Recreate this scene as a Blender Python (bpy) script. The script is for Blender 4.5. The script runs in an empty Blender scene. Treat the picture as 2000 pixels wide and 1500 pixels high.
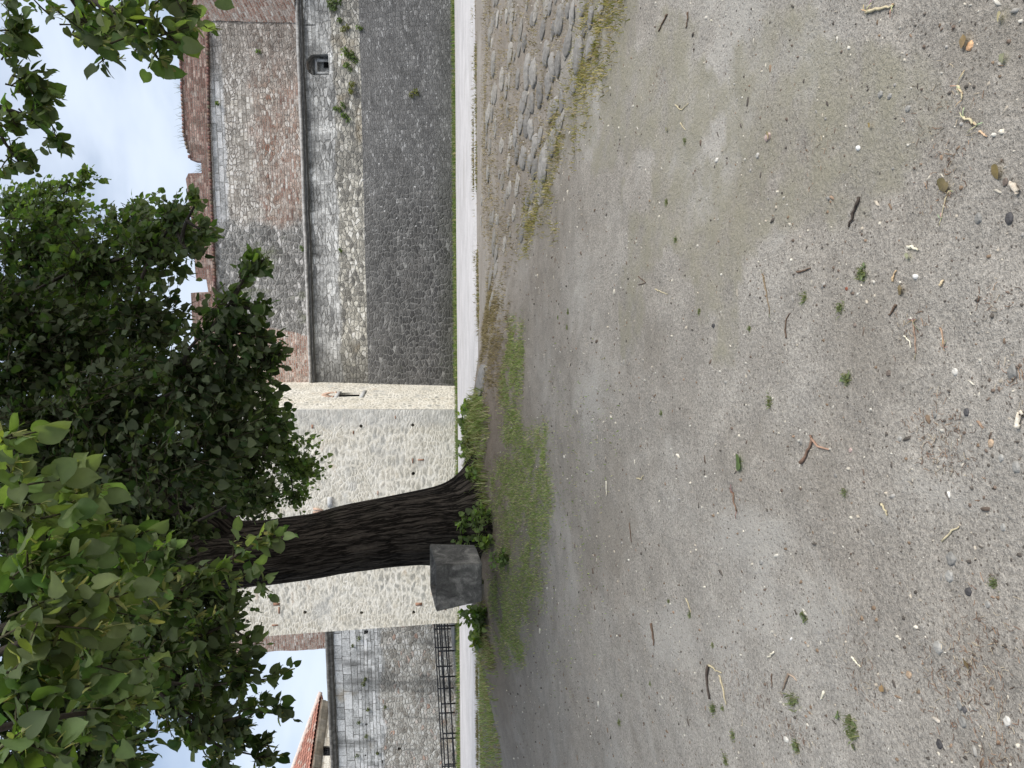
import bpy, bmesh, math, random
import numpy as np
from mathutils import Vector, Matrix
from mathutils.geometry import tessellate_polygon

random.seed(7)
rng = np.random.default_rng(7)
SC = bpy.context.scene
COL = SC.collection
R = math.radians

# ------------------------------------------------------------------ camera
CAM = np.array([0.0, 0.0, 1.45])
F = 1500.0                                   # focal length in photo pixels (photo 2000 x 1500, lying on its side)
PITCH = math.atan(112.0 / F)
ROLL = math.atan(0.0079)
fwd = np.array([0, math.cos(PITCH), -math.sin(PITCH)])
up0 = np.array([0, math.sin(PITCH), math.cos(PITCH)])
ri0 = np.array([1.0, 0, 0])
# the horizon sinks to the left of the upright picture
ri = ri0 * math.cos(ROLL) + up0 * math.sin(ROLL) * -1
upv = up0 * math.cos(ROLL) + ri0 * math.sin(ROLL)
ri = -ri0 * -math.cos(ROLL) - up0 * math.sin(ROLL)


def ray(x, y):
    """direction of the photo pixel (x, y); the photo lies on its side, sky to the left"""
    u, v = 1500.0 - y, x
    return fwd + (u - 750) / F * ri + (1000 - v) / F * upv


def P(x, y, d):
    r = ray(x, y)
    return CAM + r * (d / r[1])


cam_d = bpy.data.cameras.new('camera')
cam = bpy.data.objects.new('camera', cam_d)
COL.objects.link(cam)
cam_d.sensor_fit = 'HORIZONTAL'
cam_d.sensor_width = 36
cam_d.lens = F / 2000 * 36
cam_d.clip_start = 0.05
cam_d.clip_end = 2000
mx, my, mz = -upv, ri, -fwd                  # camera turned on its side: its right looks at the ground
M = Matrix(((mx[0], my[0], mz[0], CAM[0]), (mx[1], my[1], mz[1], CAM[1]), (mx[2], my[2], mz[2], CAM[2]), (0, 0, 0, 1)))
cam.matrix_world = M
SC.camera = cam


def project(p):
    q = np.asarray(p) - CAM
    d = q @ fwd
    return 1000 - F * (q @ upv) / d, 1500 - (750 + F * (q @ ri) / d), d


# ------------------------------------------------------------------ scene-object helpers
def tag(o, label=None, cat=None, group=None, kind=None):
    if label: o['label'] = label
    if cat: o['category'] = cat
    if group: o['group'] = group
    if kind: o['kind'] = kind
    return o


def empty(name, loc, label, cat, group=None):
    o = bpy.data.objects.new(name, None)
    COL.objects.link(o)
    o.location = Vector([float(c) for c in loc])
    o.empty_display_size = 0.2
    return tag(o, label, cat, group)


def link(name, me, mats, parent=None):
    o = bpy.data.objects.new(name, me)
    COL.objects.link(o)
    for m in (mats if isinstance(mats, (list, tuple)) else [mats]):
        me.materials.append(m)
    if parent is not None:
        o.parent = parent
        o.matrix_parent_inverse = Matrix.Translation(-parent.location)
    return o


def mesh_np(name, V, polys, mats, parent=None, col=None, uv=None, smooth=False, mi=None):
    """V (n,3); polys: list of (m,k) index arrays; col (n,4) point colour; uv (n,2) per point; mi per-poly material index"""
    me = bpy.data.meshes.new(name)
    V = np.ascontiguousarray(V, dtype=np.float32)
    polys = [np.asarray(p, dtype=np.int32) for p in polys if len(p)]
    nl = sum(p.size for p in polys)
    npol = sum(len(p) for p in polys)
    me.vertices.add(len(V))
    me.vertices.foreach_set('co', V.ravel())
    me.loops.add(nl)
    me.polygons.add(npol)
    li = np.concatenate([p.ravel() for p in polys])
    tot = np.concatenate([np.full(len(p), p.shape[1], dtype=np.int32) for p in polys])
    st = np.concatenate([[0], np.cumsum(tot)[:-1]]).astype(np.int32)
    me.loops.foreach_set('vertex_index', li)
    me.polygons.foreach_set('loop_start', st)
    if smooth:
        me.polygons.foreach_set('use_smooth', np.ones(npol, dtype=bool))
    if mi is not None:
        me.polygons.foreach_set('material_index', np.asarray(mi, dtype=np.int32))
    me.update(calc_edges=True)
    if col is not None:
        a = me.attributes.new('tint', 'FLOAT_COLOR', 'POINT')
        a.data.foreach_set('color', np.ascontiguousarray(col, dtype=np.float32).ravel())
    if uv is not None:
        l = me.uv_layers.new(name='uv')
        l.data.foreach_set('uv', np.ascontiguousarray(uv[li], dtype=np.float32).ravel())
    me.validate()
    return link(name, me, mats, parent)


class Bag:
    """collects pieces that make one mesh"""
    def __init__(s):
        s.V, s.p, s.c, s.m, s.n = [], [], [], [], 0

    def add(s, V, polys, col=(1, 1, 1, 1), mi=0):
        V = np.asarray(V, dtype=np.float64).reshape(-1, 3)
        c = np.asarray(col, dtype=np.float64)
        if c.ndim == 1: c = np.tile(c, (len(V), 1))
        s.V.append(V); s.c.append(c)
        for p in polys:
            p = np.asarray(p)
            if len(p):
                s.p.append(p + s.n); s.m.append(np.full(len(p), mi))
        s.n += len(V)

    def box(s, c, size, rot=0.0, col=(1, 1, 1, 1), mi=0, ax=None):
        q = np.array([[a, b, d] for a in (-.5, .5) for b in (-.5, .5) for d in (-.5, .5)]) * np.asarray(size)
        if ax is None:
            cr, sr = math.cos(rot), math.sin(rot)
            q = q @ np.array([[cr, sr, 0], [-sr, cr, 0], [0, 0, 1]])
        else:
            q = q @ np.asarray(ax)
        s.add(q + np.asarray(c), [np.array([[0, 1, 3, 2], [4, 6, 7, 5], [0, 4, 5, 1], [2, 3, 7, 6], [0, 2, 6, 4], [1, 5, 7, 3]])], col, mi)

    def tube(s, pts, rad, seg=6, col=(1, 1, 1, 1), mi=0, cap=True):
        pts = np.asarray(pts, dtype=float)
        n = len(pts)
        rad = np.broadcast_to(np.asarray(rad, dtype=float), (n,))
        T = np.gradient(pts, axis=0)
        T /= np.linalg.norm(T, axis=1)[:, None] + 1e-9
        ref = np.array([0, 0, 1.0]) if abs(T[0][2]) < .9 else np.array([1.0, 0, 0])
        A = np.cross(T, ref); A /= np.linalg.norm(A, axis=1)[:, None] + 1e-9
        B = np.cross(T, A)
        th = np.arange(seg) / seg * 2 * np.pi
        V = pts[:, None, :] + rad[:, None, None] * (np.cos(th)[None, :, None] * A[:, None, :] + np.sin(th)[None, :, None] * B[:, None, :])
        i = np.arange(n - 1)[:, None] * seg
        j = np.arange(seg)[None, :]
        j2 = (j + 1) % seg
        q = np.stack([i + j, i + j2, i + seg + j2, i + seg + j], -1).reshape(-1, 4)
        pl = [q]
        if cap:
            pl.append(np.array([np.arange(seg)[::-1]])); pl.append(np.array([np.arange(seg) + (n - 1) * seg]))
        s.add(V.reshape(-1, 3), pl, col, mi)

    def build(s, name, mats, parent=None, smooth=False):
        return mesh_np(name, np.concatenate(s.V), s.p, mats, parent, np.concatenate(s.c), None, smooth, np.concatenate(s.m))


# ------------------------------------------------------------------ small value noise for geometry
_perm = rng.random((64, 64))


def vnoise(x, y, seed=0):
    x = np.asarray(x, dtype=float) + seed * 17.31
    y = np.asarray(y, dtype=float) + seed * 9.77
    xi, yi = np.floor(x).astype(int), np.floor(y).astype(int)
    fx, fy = x - xi, y - yi
    fx = fx * fx * (3 - 2 * fx); fy = fy * fy * (3 - 2 * fy)
    g = lambda a, b: _perm[a % 64, b % 64]
    return (g(xi, yi) * (1 - fx) + g(xi + 1, yi) * fx) * (1 - fy) + (g(xi, yi + 1) * (1 - fx) + g(xi + 1, yi + 1) * fx) * fy


def fbm(x, y, oct=4, seed=0):
    s, a, t = 0, 1, 0
    for o in range(oct):
        s = s + a * vnoise(np.asarray(x) * 2 ** o, np.asarray(y) * 2 ** o, seed + o)
        t += a; a *= .5
    return s / t


# ------------------------------------------------------------------ node helpers
def new_mat(name):
    m = bpy.data.materials.new(name)
    m.use_nodes = True
    nt = m.node_tree
    b = nt.nodes['Principled BSDF']
    b.inputs['Roughness'].default_value = 0.9
    b.inputs['Specular IOR Level'].default_value = 0.25
    return m, nt, b


def nd(nt, typ, props=None, **ins):
    n = nt.nodes.new(typ)
    for k, v in (props or {}).items(): setattr(n, k, v)
    for k, v in ins.items():
        key = int(k[1:]) if k[0] == 'i' and k[1:].isdigit() else k.replace('_', ' ')
        if hasattr(v, 'is_output'): nt.links.new(v, n.inputs[key])
        else: n.inputs[key].default_value = v
    return n


def mth(nt, op, a, b=0.0, c=0.0, clamp=False):
    n = nt.nodes.new('ShaderNodeMath'); n.operation = op; n.use_clamp = clamp
    for i, v in enumerate((a, b, c)):
        if hasattr(v, 'is_output'): nt.links.new(v, n.inputs[i])
        else: n.inputs[i].default_value = v
    return n.outputs[0]


def mix(nt, fac, a, b, mode='MIX'):
    n = nt.nodes.new('ShaderNodeMix'); n.data_type = 'RGBA'; n.blend_type = mode
    for i, v in ((0, fac), (6, a), (7, b)):
        if hasattr(v, 'is_output'): nt.links.new(v, n.inputs[i])
        else: n.inputs[i].default_value = v if i == 0 else (*v[:3], 1)
    return n.outputs[2]


def ramp(nt, fac, stops, interp='LINEAR'):
    n = nt.nodes.new('ShaderNodeValToRGB')
    n.color_ramp.interpolation = interp
    e = n.color_ramp.elements
    while len(e) < len(stops): e.new(0.5)
    for el, (p, c) in zip(e, stops):
        el.position = p; el.color = (*c[:3], 1) if not isinstance(c, (int, float)) else (c, c, c, 1)
    nt.links.new(fac, n.inputs[0])
    return n.outputs[0]


def noise(nt, vec, scale, detail=3.0, rough=.55, dist=0.0):
    n = nd(nt, 'ShaderNodeTexNoise', {'noise_dimensions': '3D'}, Vector=vec, Scale=scale, Detail=detail, Roughness=rough, Distortion=dist)
    return n.outputs[0], n.outputs[1]


def mapr(nt, v, a, b, c=0.0, d=1.0, smooth=True):
    n = nt.nodes.new('ShaderNodeMapRange'); n.interpolation_type = 'SMOOTHSTEP' if smooth else 'LINEAR'
    for i, q in enumerate((v, a, b, c, d)):
        if hasattr(q, 'is_output'): nt.links.new(q, n.inputs[i])
        else: n.inputs[i].default_value = q
    return n.outputs[0]


def vmul(nt, v, s):
    n = nt.nodes.new('ShaderNodeVectorMath'); n.operation = 'MULTIPLY'
    nt.links.new(v, n.inputs[0]); n.inputs[1].default_value = s
    return n.outputs[0]


def vadd(nt, v, s):
    n = nt.nodes.new('ShaderNodeVectorMath'); n.operation = 'ADD'
    nt.links.new(v, n.inputs[0])
    if hasattr(s, 'is_output'): nt.links.new(s, n.inputs[1])
    else: n.inputs[1].default_value = s
    return n.outputs[0]


def uvw(nt):
    return nd(nt, 'ShaderNodeUVMap', {'uv_map': 'uv'}).outputs[0]


def warp(nt, v, scale, amt):
    c = noise(nt, v, scale, 2.0)[1]
    o = vadd(nt, c, (-.5, -.5, -.5))
    return vadd(nt, v, vmul(nt, o, (amt, amt, 0)))


def rubble(nt, uv, sw, sh, stops, mortar, mw=.09, wamt=.12, seed=0.0, rnd=.9, contrast=.5):
    """irregular stones in mortar: returns colour, height"""
    w = warp(nt, vadd(nt, uv, (seed, seed * .7, 0)), 2.2, wamt)
    w = warp(nt, w, 7.0, wamt * .5)
    s = vmul(nt, w, (1 / sw, 1 / sh, 1))
    e = nd(nt, 'ShaderNodeTexVoronoi', {'voronoi_dimensions': '2D', 'feature': 'DISTANCE_TO_EDGE'}, Vector=s, Scale=1.0, Randomness=rnd).outputs['Distance']
    c = nd(nt, 'ShaderNodeTexVoronoi', {'voronoi_dimensions': '2D', 'feature': 'F1'}, Vector=s, Scale=1.0, Randomness=rnd).outputs['Color']
    r = nd(nt, 'ShaderNodeSeparateColor', Color=c).outputs[0]
    stone = ramp(nt, r, stops)
    fine = noise(nt, uv, 14.0, 5.0, .7)[0]
    stone = mix(nt, contrast, stone, ramp(nt, fine, [(.28, .12), (.5, .5), (.72, .95)]), 'OVERLAY')
    med = noise(nt, uv, 6.5, 4.0, .65)[0]
    stone = mix(nt, .55, stone, ramp(nt, med, [(.3, .25), (.5, .5), (.7, .78)]), 'OVERLAY')
    hf = noise(nt, uv, 17.0, 4.0, .7)[0]
    e2 = mth(nt, 'ADD', e, mth(nt, 'ADD', mth(nt, 'MULTIPLY', mth(nt, 'SUBTRACT', hf, .5), .26), mth(nt, 'MULTIPLY', mth(nt, 'SUBTRACT', med, .5), .22)))
    m = mapr(nt, e2, mw * .1, mw * 1.9)
    mcol = mix(nt, .35, mortar, ramp(nt, fine, [(.3, .2), (.7, .9)]), 'OVERLAY')
    col = mix(nt, m, mcol, stone)
    h = mth(nt, 'ADD', mth(nt, 'MULTIPLY', m, .7), mth(nt, 'MULTIPLY', fine, .5))
    return col, h


def courses(nt, uv, bw, bh, stops, mortar, ms=.012, wamt=.03, seed=0.0, contrast=.5, wsc=1.5):
    """coursed blocks or bricks: returns colour, height"""
    w = warp(nt, vadd(nt, uv, (seed, seed * .37, 0)), wsc, wamt)
    b = nd(nt, 'ShaderNodeTexBrick', {'offset': .5, 'squash': .7, 'squash_frequency': 3}, Vector=w, Color1=(0, 0, 0, 1), Color2=(1, 1, 1, 1), Mortar=(.5, .5, .5, 1),
           Scale=1.0, Mortar_Size=ms, Mortar_Smooth=.4, Bias=0.0, Brick_Width=bw, Row_Height=bh)
    r = nd(nt, 'ShaderNodeSeparateColor', Color=b.outputs[0]).outputs[0]
    stone = ramp(nt, r, stops)
    fine = noise(nt, uv, 16.0, 5.0, .7)[0]
    stone = mix(nt, contrast, stone, ramp(nt, fine, [(.28, .12), (.5, .5), (.72, .95)]), 'OVERLAY')
    med = noise(nt, uv, 6.5, 4.0, .65)[0]
    stone = mix(nt, .5, stone, ramp(nt, med, [(.3, .25), (.5, .5), (.7, .78)]), 'OVERLAY')
    er = noise(nt, uv, 4.0, 4.0)[0]
    m = mth(nt, 'MULTIPLY', b.outputs[1], mapr(nt, er, .3, .55), clamp=True)
    col = mix(nt, m, stone, mortar)
    h = mth(nt, 'ADD', mth(nt, 'MULTIPLY', mth(nt, 'SUBTRACT', 1.0, m), .7), mth(nt, 'MULTIPLY', fine, .4))
    return col, h


def zone(nt, uv, axis, lo, hi, amt=.6, sc=1.1):
    sp = nd(nt, 'ShaderNodeSeparateXYZ', Vector=uv)
    n = noise(nt, uv, sc, 4.0, .6)[0]
    v = mth(nt, 'ADD', sp.outputs[axis], mth(nt, 'MULTIPLY', mth(nt, 'SUBTRACT', n, .5), amt))
    return mapr(nt, v, lo, hi)


def blot(nt, uv, sc, lo, hi, stretch=(1, 1, 1), off=(0, 0, 0)):
    return mapr(nt, noise(nt, vadd(nt, vmul(nt, uv, stretch), off), sc, 4.0, .6)[0], lo, hi)


def weather(nt, uv, col, a=.45):
    """old-wall unevenness at three sizes"""
    for sc, st, k in ((1.1, (1, 1.6, 1), a), (5.0, (1, 2.0, 1), a * .8), (24.0, (1, 1.8, 1), a * .9)):
        f = noise(nt, vadd(nt, vmul(nt, uv, st), (sc, 3.3, 0)), sc, 5.0, .68)[0]
        col = mix(nt, k, col, ramp(nt, f, [(.3, .22), (.5, .5), (.7, .80)]), 'OVERLAY')
    return col


def finish(nt, b, col, h, dist=.03, strength=.8):
    nt.links.new(col, b.inputs['Base Color'])
    bp = nd(nt, 'ShaderNodeBump', Height=h, Distance=dist, Strength=strength)
    nt.links.new(bp.outputs[0], b.inputs['Normal'])


def both(nt, m, a, b):
    return mix(nt, m, a[0], b[0]), mth(nt, 'ADD', mth(nt, 'MULTIPLY', a[1], mth(nt, 'SUBTRACT', 1.0, m)), mth(nt, 'MULTIPLY', b[1], m))


# ------------------------------------------------------------------ ground shape
_py = [-60, -10, 0, 1.8, 3, 4, 5, 6.5, 8, 10, 12, 14, 24, 27, 31, 60, 400]
_pz = [-.4, -.1, .03, .08, .20, .31, .42, .56, .71, .89, .98, 1.01, 1.315, 1.385, 1.42, 1.45, 1.45]
_ty = np.arange(-60, 400, .05)
_tz = np.interp(_ty, _py, _pz)
_k = np.hanning(25); _k /= _k.sum()
_tz = np.convolve(np.pad(_tz, 12, mode='edge'), _k, mode='valid')


def mound(X, Y):
    mx_ = np.exp(-np.abs((X + 1.65) / 2.5) ** 4)
    my_ = np.exp(-np.abs((Y - 9.9) / 1.75) ** 2.6)
    return .36 * mx_ * my_


def hgt(X, Y):
    X = np.asarray(X, dtype=float); Y = np.asarray(Y, dtype=float)
    z = np.interp(Y, _ty, _tz) + mound(X, Y)
    near = np.clip((14 - Y) / 1.5, 0, 1) * np.clip((Y + 3) / 3, 0, 1)
    z = z + near * ((fbm(X * .8, Y * .8, 3, 3) - .5) * .07 + (fbm(X * 4, Y * 4, 3, 5) - .5) * .022)
    return z


def G(x, y):
    """where the photo pixel meets the ground"""
    r = ray(x, y)
    t = np.arange(.6, 60, .02)
    p = CAM[None, :] + t[:, None] * r[None, :]
    below = p[:, 2] < hgt(p[:, 0], p[:, 1])
    if not below.any(): return CAM + r * 40
    i = int(np.argmax(below))
    a, b = t[max(i - 1, 0)], t[i]
    for _ in range(12):
        m_ = .5 * (a + b); q = CAM + m_ * r
        if q[2] < hgt(q[0], q[1]): b = m_
        else: a = m_
    q = CAM + b * r
    return np.array([q[0], q[1], float(hgt(q[0], q[1]))])


def poly_world(px):
    return np.array([G(*p)[:2] for p in px])


def inside(poly, X, Y):
    c = np.zeros(len(X), dtype=bool)
    n = len(poly)
    for i in range(n):
        x1, y1 = poly[i]; x2, y2 = poly[(i + 1) % n]
        cond = ((y1 > Y) != (y2 > Y)) & (X < (x2 - x1) * (Y - y1) / (y2 - y1 + 1e-12) + x1)
        c ^= cond
    return c


def scatter(poly, n, edge=.12, seed=0):
    """points inside a ragged-edged world polygon"""
    lo, hi = poly.min(0) - edge, poly.max(0) + edge
    X = rng.uniform(lo[0], hi[0], n * 3); Y = rng.uniform(lo[1], hi[1], n * 3)
    wx = X + (fbm(X * 2.3, Y * 2.3, 3, seed) - .5) * edge * 5
    wy = Y + (fbm(X * 2.3, Y * 2.3, 3, seed + 7) - .5) * edge * 5
    k = inside(poly, wx + rng.normal(0, edge * .8, len(X)), wy + rng.normal(0, edge * 1.1, len(X)))
    return X[k][:n], Y[k][:n]


GRASS = {k: poly_world(v) for k, v in {
    'main': [(962, 1205), (975, 1100), (968, 1000), (966, 930), (972, 870), (990, 835), (1022, 845), (1058, 832), (1078, 880), (1072, 980), (1066, 1050), (1056, 1110), (1050, 1180), (1020, 1260), (985, 1300), (970, 1250)],
    'strip': [(990, 640), (1014, 626), (1020, 690), (1008, 770), (1012, 850), (985, 860), (978, 790), (984, 700)],
    'dry': [(950, 560), (988, 570), (1000, 640), (986, 720), (978, 790), (960, 790), (940, 740), (946, 650)],
    'verge': [(939, 1225), (952, 1240), (965, 1330), (978, 1500), (985, 1620), (938, 1620), (937, 1300)],
    'moss': [(1140, -60), (1235, -60), (1205, 90), (1175, 170), (1115, 260), (1090, 330), (1088, 400), (1058, 400), (1040, 480), (1022, 505), (1012, 440), (1062, 330), (1082, 230), (1125, 150)],
    'sparse': [(945, -60), (1130, -60), (1080, 250), (1010, 480), (1000, 560), (950, 560), (942, 300)],
    'fleck': [(1060, 700), (1200, 760), (1180, 1100), (1110, 1330), (1050, 1330), (1060, 1150), (1085, 950)],
    'weedy': [(930, 775), (945, 790), (952, 850), (950, 960), (955, 1060), (940, 1062), (926, 1000), (918, 900)],
    'side': [(934, 1195), (948, 1190), (962, 1260), (966, 1290), (945, 1290), (938, 1240)],
}.items()}


def density(X, Y, names, edge=.15):
    d = np.zeros(len(X))
    for i, nme in enumerate(names):
        wx = X + (fbm(X * 2.3, Y * 2.3, 3, i) - .5) * edge * 5
        wy = Y + (fbm(X * 2.3, Y * 2.3, 3, i + 7) - .5) * edge * 5
        d = np.maximum(d, sum(inside(GRASS[nme], wx + ox, wy + oy).astype(float) for ox, oy in ((0, 0), (.15, .1), (-.15, .1), (.1, -.2), (-.1, -.2), (.25, 0), (-.25, 0), (0, .3))) / 8)
    return d


# ================================================================== MATERIALS
def m_ground():
    m, nt, b = new_mat('dry_earth')
    o = nd(nt, 'ShaderNodeTexCoord').outputs['Object']
    a = nd(nt, 'ShaderNodeAttribute', {'attribute_name': 'tint'})
    sp = nd(nt, 'ShaderNodeSeparateColor', Color=a.outputs['Color'])
    big = noise(nt, o, .9, 5.0, .6)[0]
    mid = noise(nt, o, 6.0, 6.0, .65)[0]
    fine = noise(nt, o, 70.0, 4.0, .7)[0]
    fin2 = noise(nt, o, 210.0, 3.0, .7)[0]
    col = ramp(nt, big, [(.3, (.265, .243, .213)), (.5, (.30, .28, .25)), (.7, (.335, .318, .29))])
    col = mix(nt, .4, col, ramp(nt, mid, [(.3, .3), (.5, .5), (.7, .7)]), 'OVERLAY')
    col = mix(nt, .6, col, ramp(nt, fine, [(.3, .22), (.5, .5), (.7, .78)]), 'OVERLAY')
    col = mix(nt, .55, col, ramp(nt, fin2, [(.3, .2), (.5, .5), (.7, .8)]), 'OVERLAY')
    pt = noise(nt, vmul(nt, o, (1.0, .8, 1)), 1.15, 6.0, .62, .5)[0]
    col = mix(nt, mapr(nt, pt, .53, .64, 0, .55), col, (.40, .385, .355))
    col = mix(nt, mapr(nt, pt, .45, .36, 0, .4), col, (.215, .195, .165))
    # crumbs of soil, paler grit
    for sc, th, c, s in ((55, .16, (.11, .095, .08), 1.0), (95, .17, (.10, .09, .08), .8), (80, .10, (.5, .47, .42), .9), (150, .13, (.46, .43, .38), .8)):
        v = nd(nt, 'ShaderNodeTexVoronoi', {'feature': 'F1'}, Vector=warp(nt, vadd(nt, o, (sc, sc * .3, 0)), 40, .01), Scale=float(sc), Randomness=1.0)
        r = nd(nt, 'ShaderNodeSeparateColor', Color=v.outputs['Color']).outputs[0]
        k = mth(nt, 'MULTIPLY', mapr(nt, v.outputs['Distance'], th * 1.7, th), mapr(nt, r, .55, .62))
        col = mix(nt, mth(nt, 'MULTIPLY', k, s * .85), col, c)
    # moss-tinged earth, brown litter, grass roots
    col = mix(nt, mth(nt, 'MULTIPLY', sp.outputs[1], mapr(nt, mid, .25, .7)), col, (.235, .222, .165))
    col = mix(nt, mth(nt, 'MULTIPLY', sp.outputs[0], .8), col, mix(nt, mid, (.07, .075, .03), (.15, .13, .08)))
    lit = mth(nt, 'MULTIPLY', sp.outputs[2], mapr(nt, fine, .35, .6))
    lit = mth(nt, 'MULTIPLY', sp.outputs[2], mapr(nt, fine, .25, .6))
    col = mix(nt, mth(nt, 'MULTIPLY', lit, .8), col, mix(nt, mid, (.11, .085, .065), (.22, .18, .14)))
    h = mth(nt, 'ADD', mth(nt, 'MULTIPLY', mid, .8), mth(nt, 'ADD', mth(nt, 'MULTIPLY', fine, .35), mth(nt, 'MULTIPLY', fin2, .12)))
    finish(nt, b, col, h, .035, .9)
    b.inputs['Specular IOR Level'].default_value = .1
    return m


def m_path():
    m, nt, b = new_mat('pale_path')
    o = nd(nt, 'ShaderNodeTexCoord').outputs['Object']
    f = noise(nt, o, 30.0, 5.0, .7)[0]
    g = noise(nt, o, 1.2, 5.0, .65)[0]
    col = ramp(nt, f, [(.3, (.36, .345, .342)), (.5, (.43, .418, .415)), (.7, (.50, .488, .485))])
    col = mix(nt, .5, col, ramp(nt, g, [(.3, .34), (.7, .64)]), 'OVERLAY')
    col = mix(nt, mapr(nt, noise(nt, vmul(nt, o, (.5, 1, 1)), .6, 6.0, .7)[0], .52, .68, 0, .35), col, (.30, .28, .25))
    finish(nt, b, col, f, .01, .4)
    return m


def m_attr(name, rough=.8, spec=.25, mulv=1.0, bump=0.0, bscale=60.0, transl=0.0, var=.0):
    """a surface whose pieces each carry their own colour"""
    m, nt, b = new_mat(name)
    a = nd(nt, 'ShaderNodeAttribute', {'attribute_name': 'tint'}).outputs['Color']
    o = nd(nt, 'ShaderNodeTexCoord').outputs['Object']
    f = noise(nt, o, bscale, 4.0, .65)[0]
    col = mix(nt, var, a, ramp(nt, f, [(.3, .25), (.7, .8)]), 'OVERLAY') if var else a
    nt.links.new(col, b.inputs['Base Color'])
    b.inputs['Roughness'].default_value = rough
    b.inputs['Specular IOR Level'].default_value = spec
    if bump:
        bp = nd(nt, 'ShaderNodeBump', Height=f, Distance=bump, Strength=.8)
        nt.links.new(bp.outputs[0], b.inputs['Normal'])
    if transl:
        t = nd(nt, 'ShaderNodeBsdfTranslucent', Color=mix(nt, 1.0, col, (1.25, 1.35, .6), 'MULTIPLY'))
        ms = nd(nt, 'ShaderNodeMixShader', i0=transl, i1=b.outputs[0], i2=t.outputs[0])
        nt.links.new(ms.outputs[0], nt.nodes['Material Output'].inputs[0])
    return m


def m_leaf(name):
    m, nt, b = new_mat(name)
    a = nd(nt, 'ShaderNodeAttribute', {'attribute_name': 'tint'}).outputs['Color']
    g = nd(nt, 'ShaderNodeNewGeometry')
    o = nd(nt, 'ShaderNodeTexCoord').outputs['Object']
    f = noise(nt, o, 45.0, 3.0)[0]
    top = mix(nt, .25, a, ramp(nt, f, [(.3, .3), (.7, .7)]), 'OVERLAY')
    under = mix(nt, .42, top, (.18, .20, .14))
    col = mix(nt, g.outputs['Backfacing'], top, under)
    nt.links.new(col, b.inputs['Base Color'])
    b.inputs['Roughness'].default_value = .6
    b.inputs['Specular IOR Level'].default_value = .14
    t = nd(nt, 'ShaderNodeBsdfTranslucent', Color=mix(nt, 1.0, col, (1.45, 1.6, .6), 'MULTIPLY'))
    ms = nd(nt, 'ShaderNodeMixShader', i0=.48, i1=b.outputs[0], i2=t.outputs[0])
    nt.links.new(ms.outputs[0], nt.nodes['Material Output'].inputs[0])
    return m


def m_bark():
    m, nt, b = new_mat('bark')
    uv = uvw(nt)
    w = warp(nt, uv, 3.0, .05)
    n1 = noise(nt, vmul(nt, w, (36, 2.6, 1)), 1.0, 6.0, .68, .2)[0]
    rdg = mth(nt, 'ABSOLUTE', mth(nt, 'SUBTRACT', noise(nt, vmul(nt, w, (27, 1.5, 1)), 1.0, 4.0, .6, .15)[0], .5))
    crack = mapr(nt, rdg, .0, .06)
    n2 = noise(nt, vmul(nt, w, (70, 14, 1)), 1.0, 4.0, .7)[0]
    n3 = noise(nt, uv, 1.6, 4.0, .65)[0]
    col = ramp(nt, n1, [(.3, (.022, .019, .016)), (.5, (.058, .050, .043)), (.7, (.105, .093, .08))])
    col = mix(nt, .65, col, ramp(nt, n2, [(.3, .2), (.7, .8)]), 'OVERLAY')
    col = mix(nt, mapr(nt, n3, .52, .75, 0, .55), col, (.085, .083, .062))
    col = mix(nt, crack, (.014, .012, .010), col)
    col = mix(nt, 1.0, col, (.8, .78, .76), 'MULTIPLY')
    h = mth(nt, 'ADD', mth(nt, 'ADD', mth(nt, 'MULTIPLY', n1, .6), crack), mth(nt, 'MULTIPLY', n2, .3))
    b.inputs['Specular IOR Level'].default_value = .08
    finish(nt, b, col, h, .05, 1.0)
    return m


def m_concrete():
    m, nt, b = new_mat('weathered_concrete')
    o = nd(nt, 'ShaderNodeTexCoord').outputs['Object']
    a = noise(nt, o, 6.0, 6.0, .68, .8)[0]
    f = noise(nt, o, 45.0, 5.0, .7)[0]
    s = noise(nt, vmul(nt, o, (9, 9, 1.2)), 1.0, 4.0)[0]
    col = ramp(nt, a, [(.32, (.075, .072, .068)), (.5, (.16, .154, .143)), (.64, (.32, .305, .28))])
    col = mix(nt, .6, col, ramp(nt, f, [(.3, .3), (.7, .7)]), 'OVERLAY')
    col = mix(nt, mapr(nt, s, .5, .75, 0, .6), col, (.065, .062, .055))
    pit = nd(nt, 'ShaderNodeTexVoronoi', {'feature': 'F1'}, Vector=o, Scale=38.0).outputs['Distance']
    pm = mapr(nt, pit, .16, .05)
    col = mix(nt, mth(nt, 'MULTIPLY', pm, .6), col, (.03, .03, .028))
    finish(nt, b, col, mth(nt, 'SUBTRACT', mth(nt, 'ADD', f, a), pm), .012, .8)
    return m


def m_plain(name, col, rough=.8, spec=.3, var=.4, sc=20.0, bump=.004, metallic=0.0):
    m, nt, b = new_mat(name)
    o = nd(nt, 'ShaderNodeTexCoord').outputs['Object']
    f = noise(nt, o, sc, 5.0, .65)[0]
    c = mix(nt, var, col, ramp(nt, f, [(.3, .25), (.7, .75)]), 'OVERLAY')
    finish(nt, b, c, f, bump, .6)
    b.inputs['Roughness'].default_value = rough
    b.inputs['Specular IOR Level'].default_value = spec
    b.inputs['Metallic'].default_value = metallic
    return m


M_GROUND, M_PATH, M_BARK, M_CONC = m_ground(), m_path(), m_bark(), m_concrete()
M_LEAF = m_leaf('linden_leaf')
M_BLADE = m_attr('grass_blade', .7, .2, transl=.3)
M_WEED = m_leaf('weed_leaf')
M_BIT = m_attr('litter', .85, .2, bump=.002, var=.3)
M_STONE = m_attr('field_stone', .85, .25, bump=.012, bscale=28.0, var=.55)
M_TWIGM = m_attr('twig_wood', .85, .2, bump=.003, bscale=90.0, var=.5)
M_IRON = m_plain('black_iron', (.012, .013, .016), .5, .4, .3, 30, .001)

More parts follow.
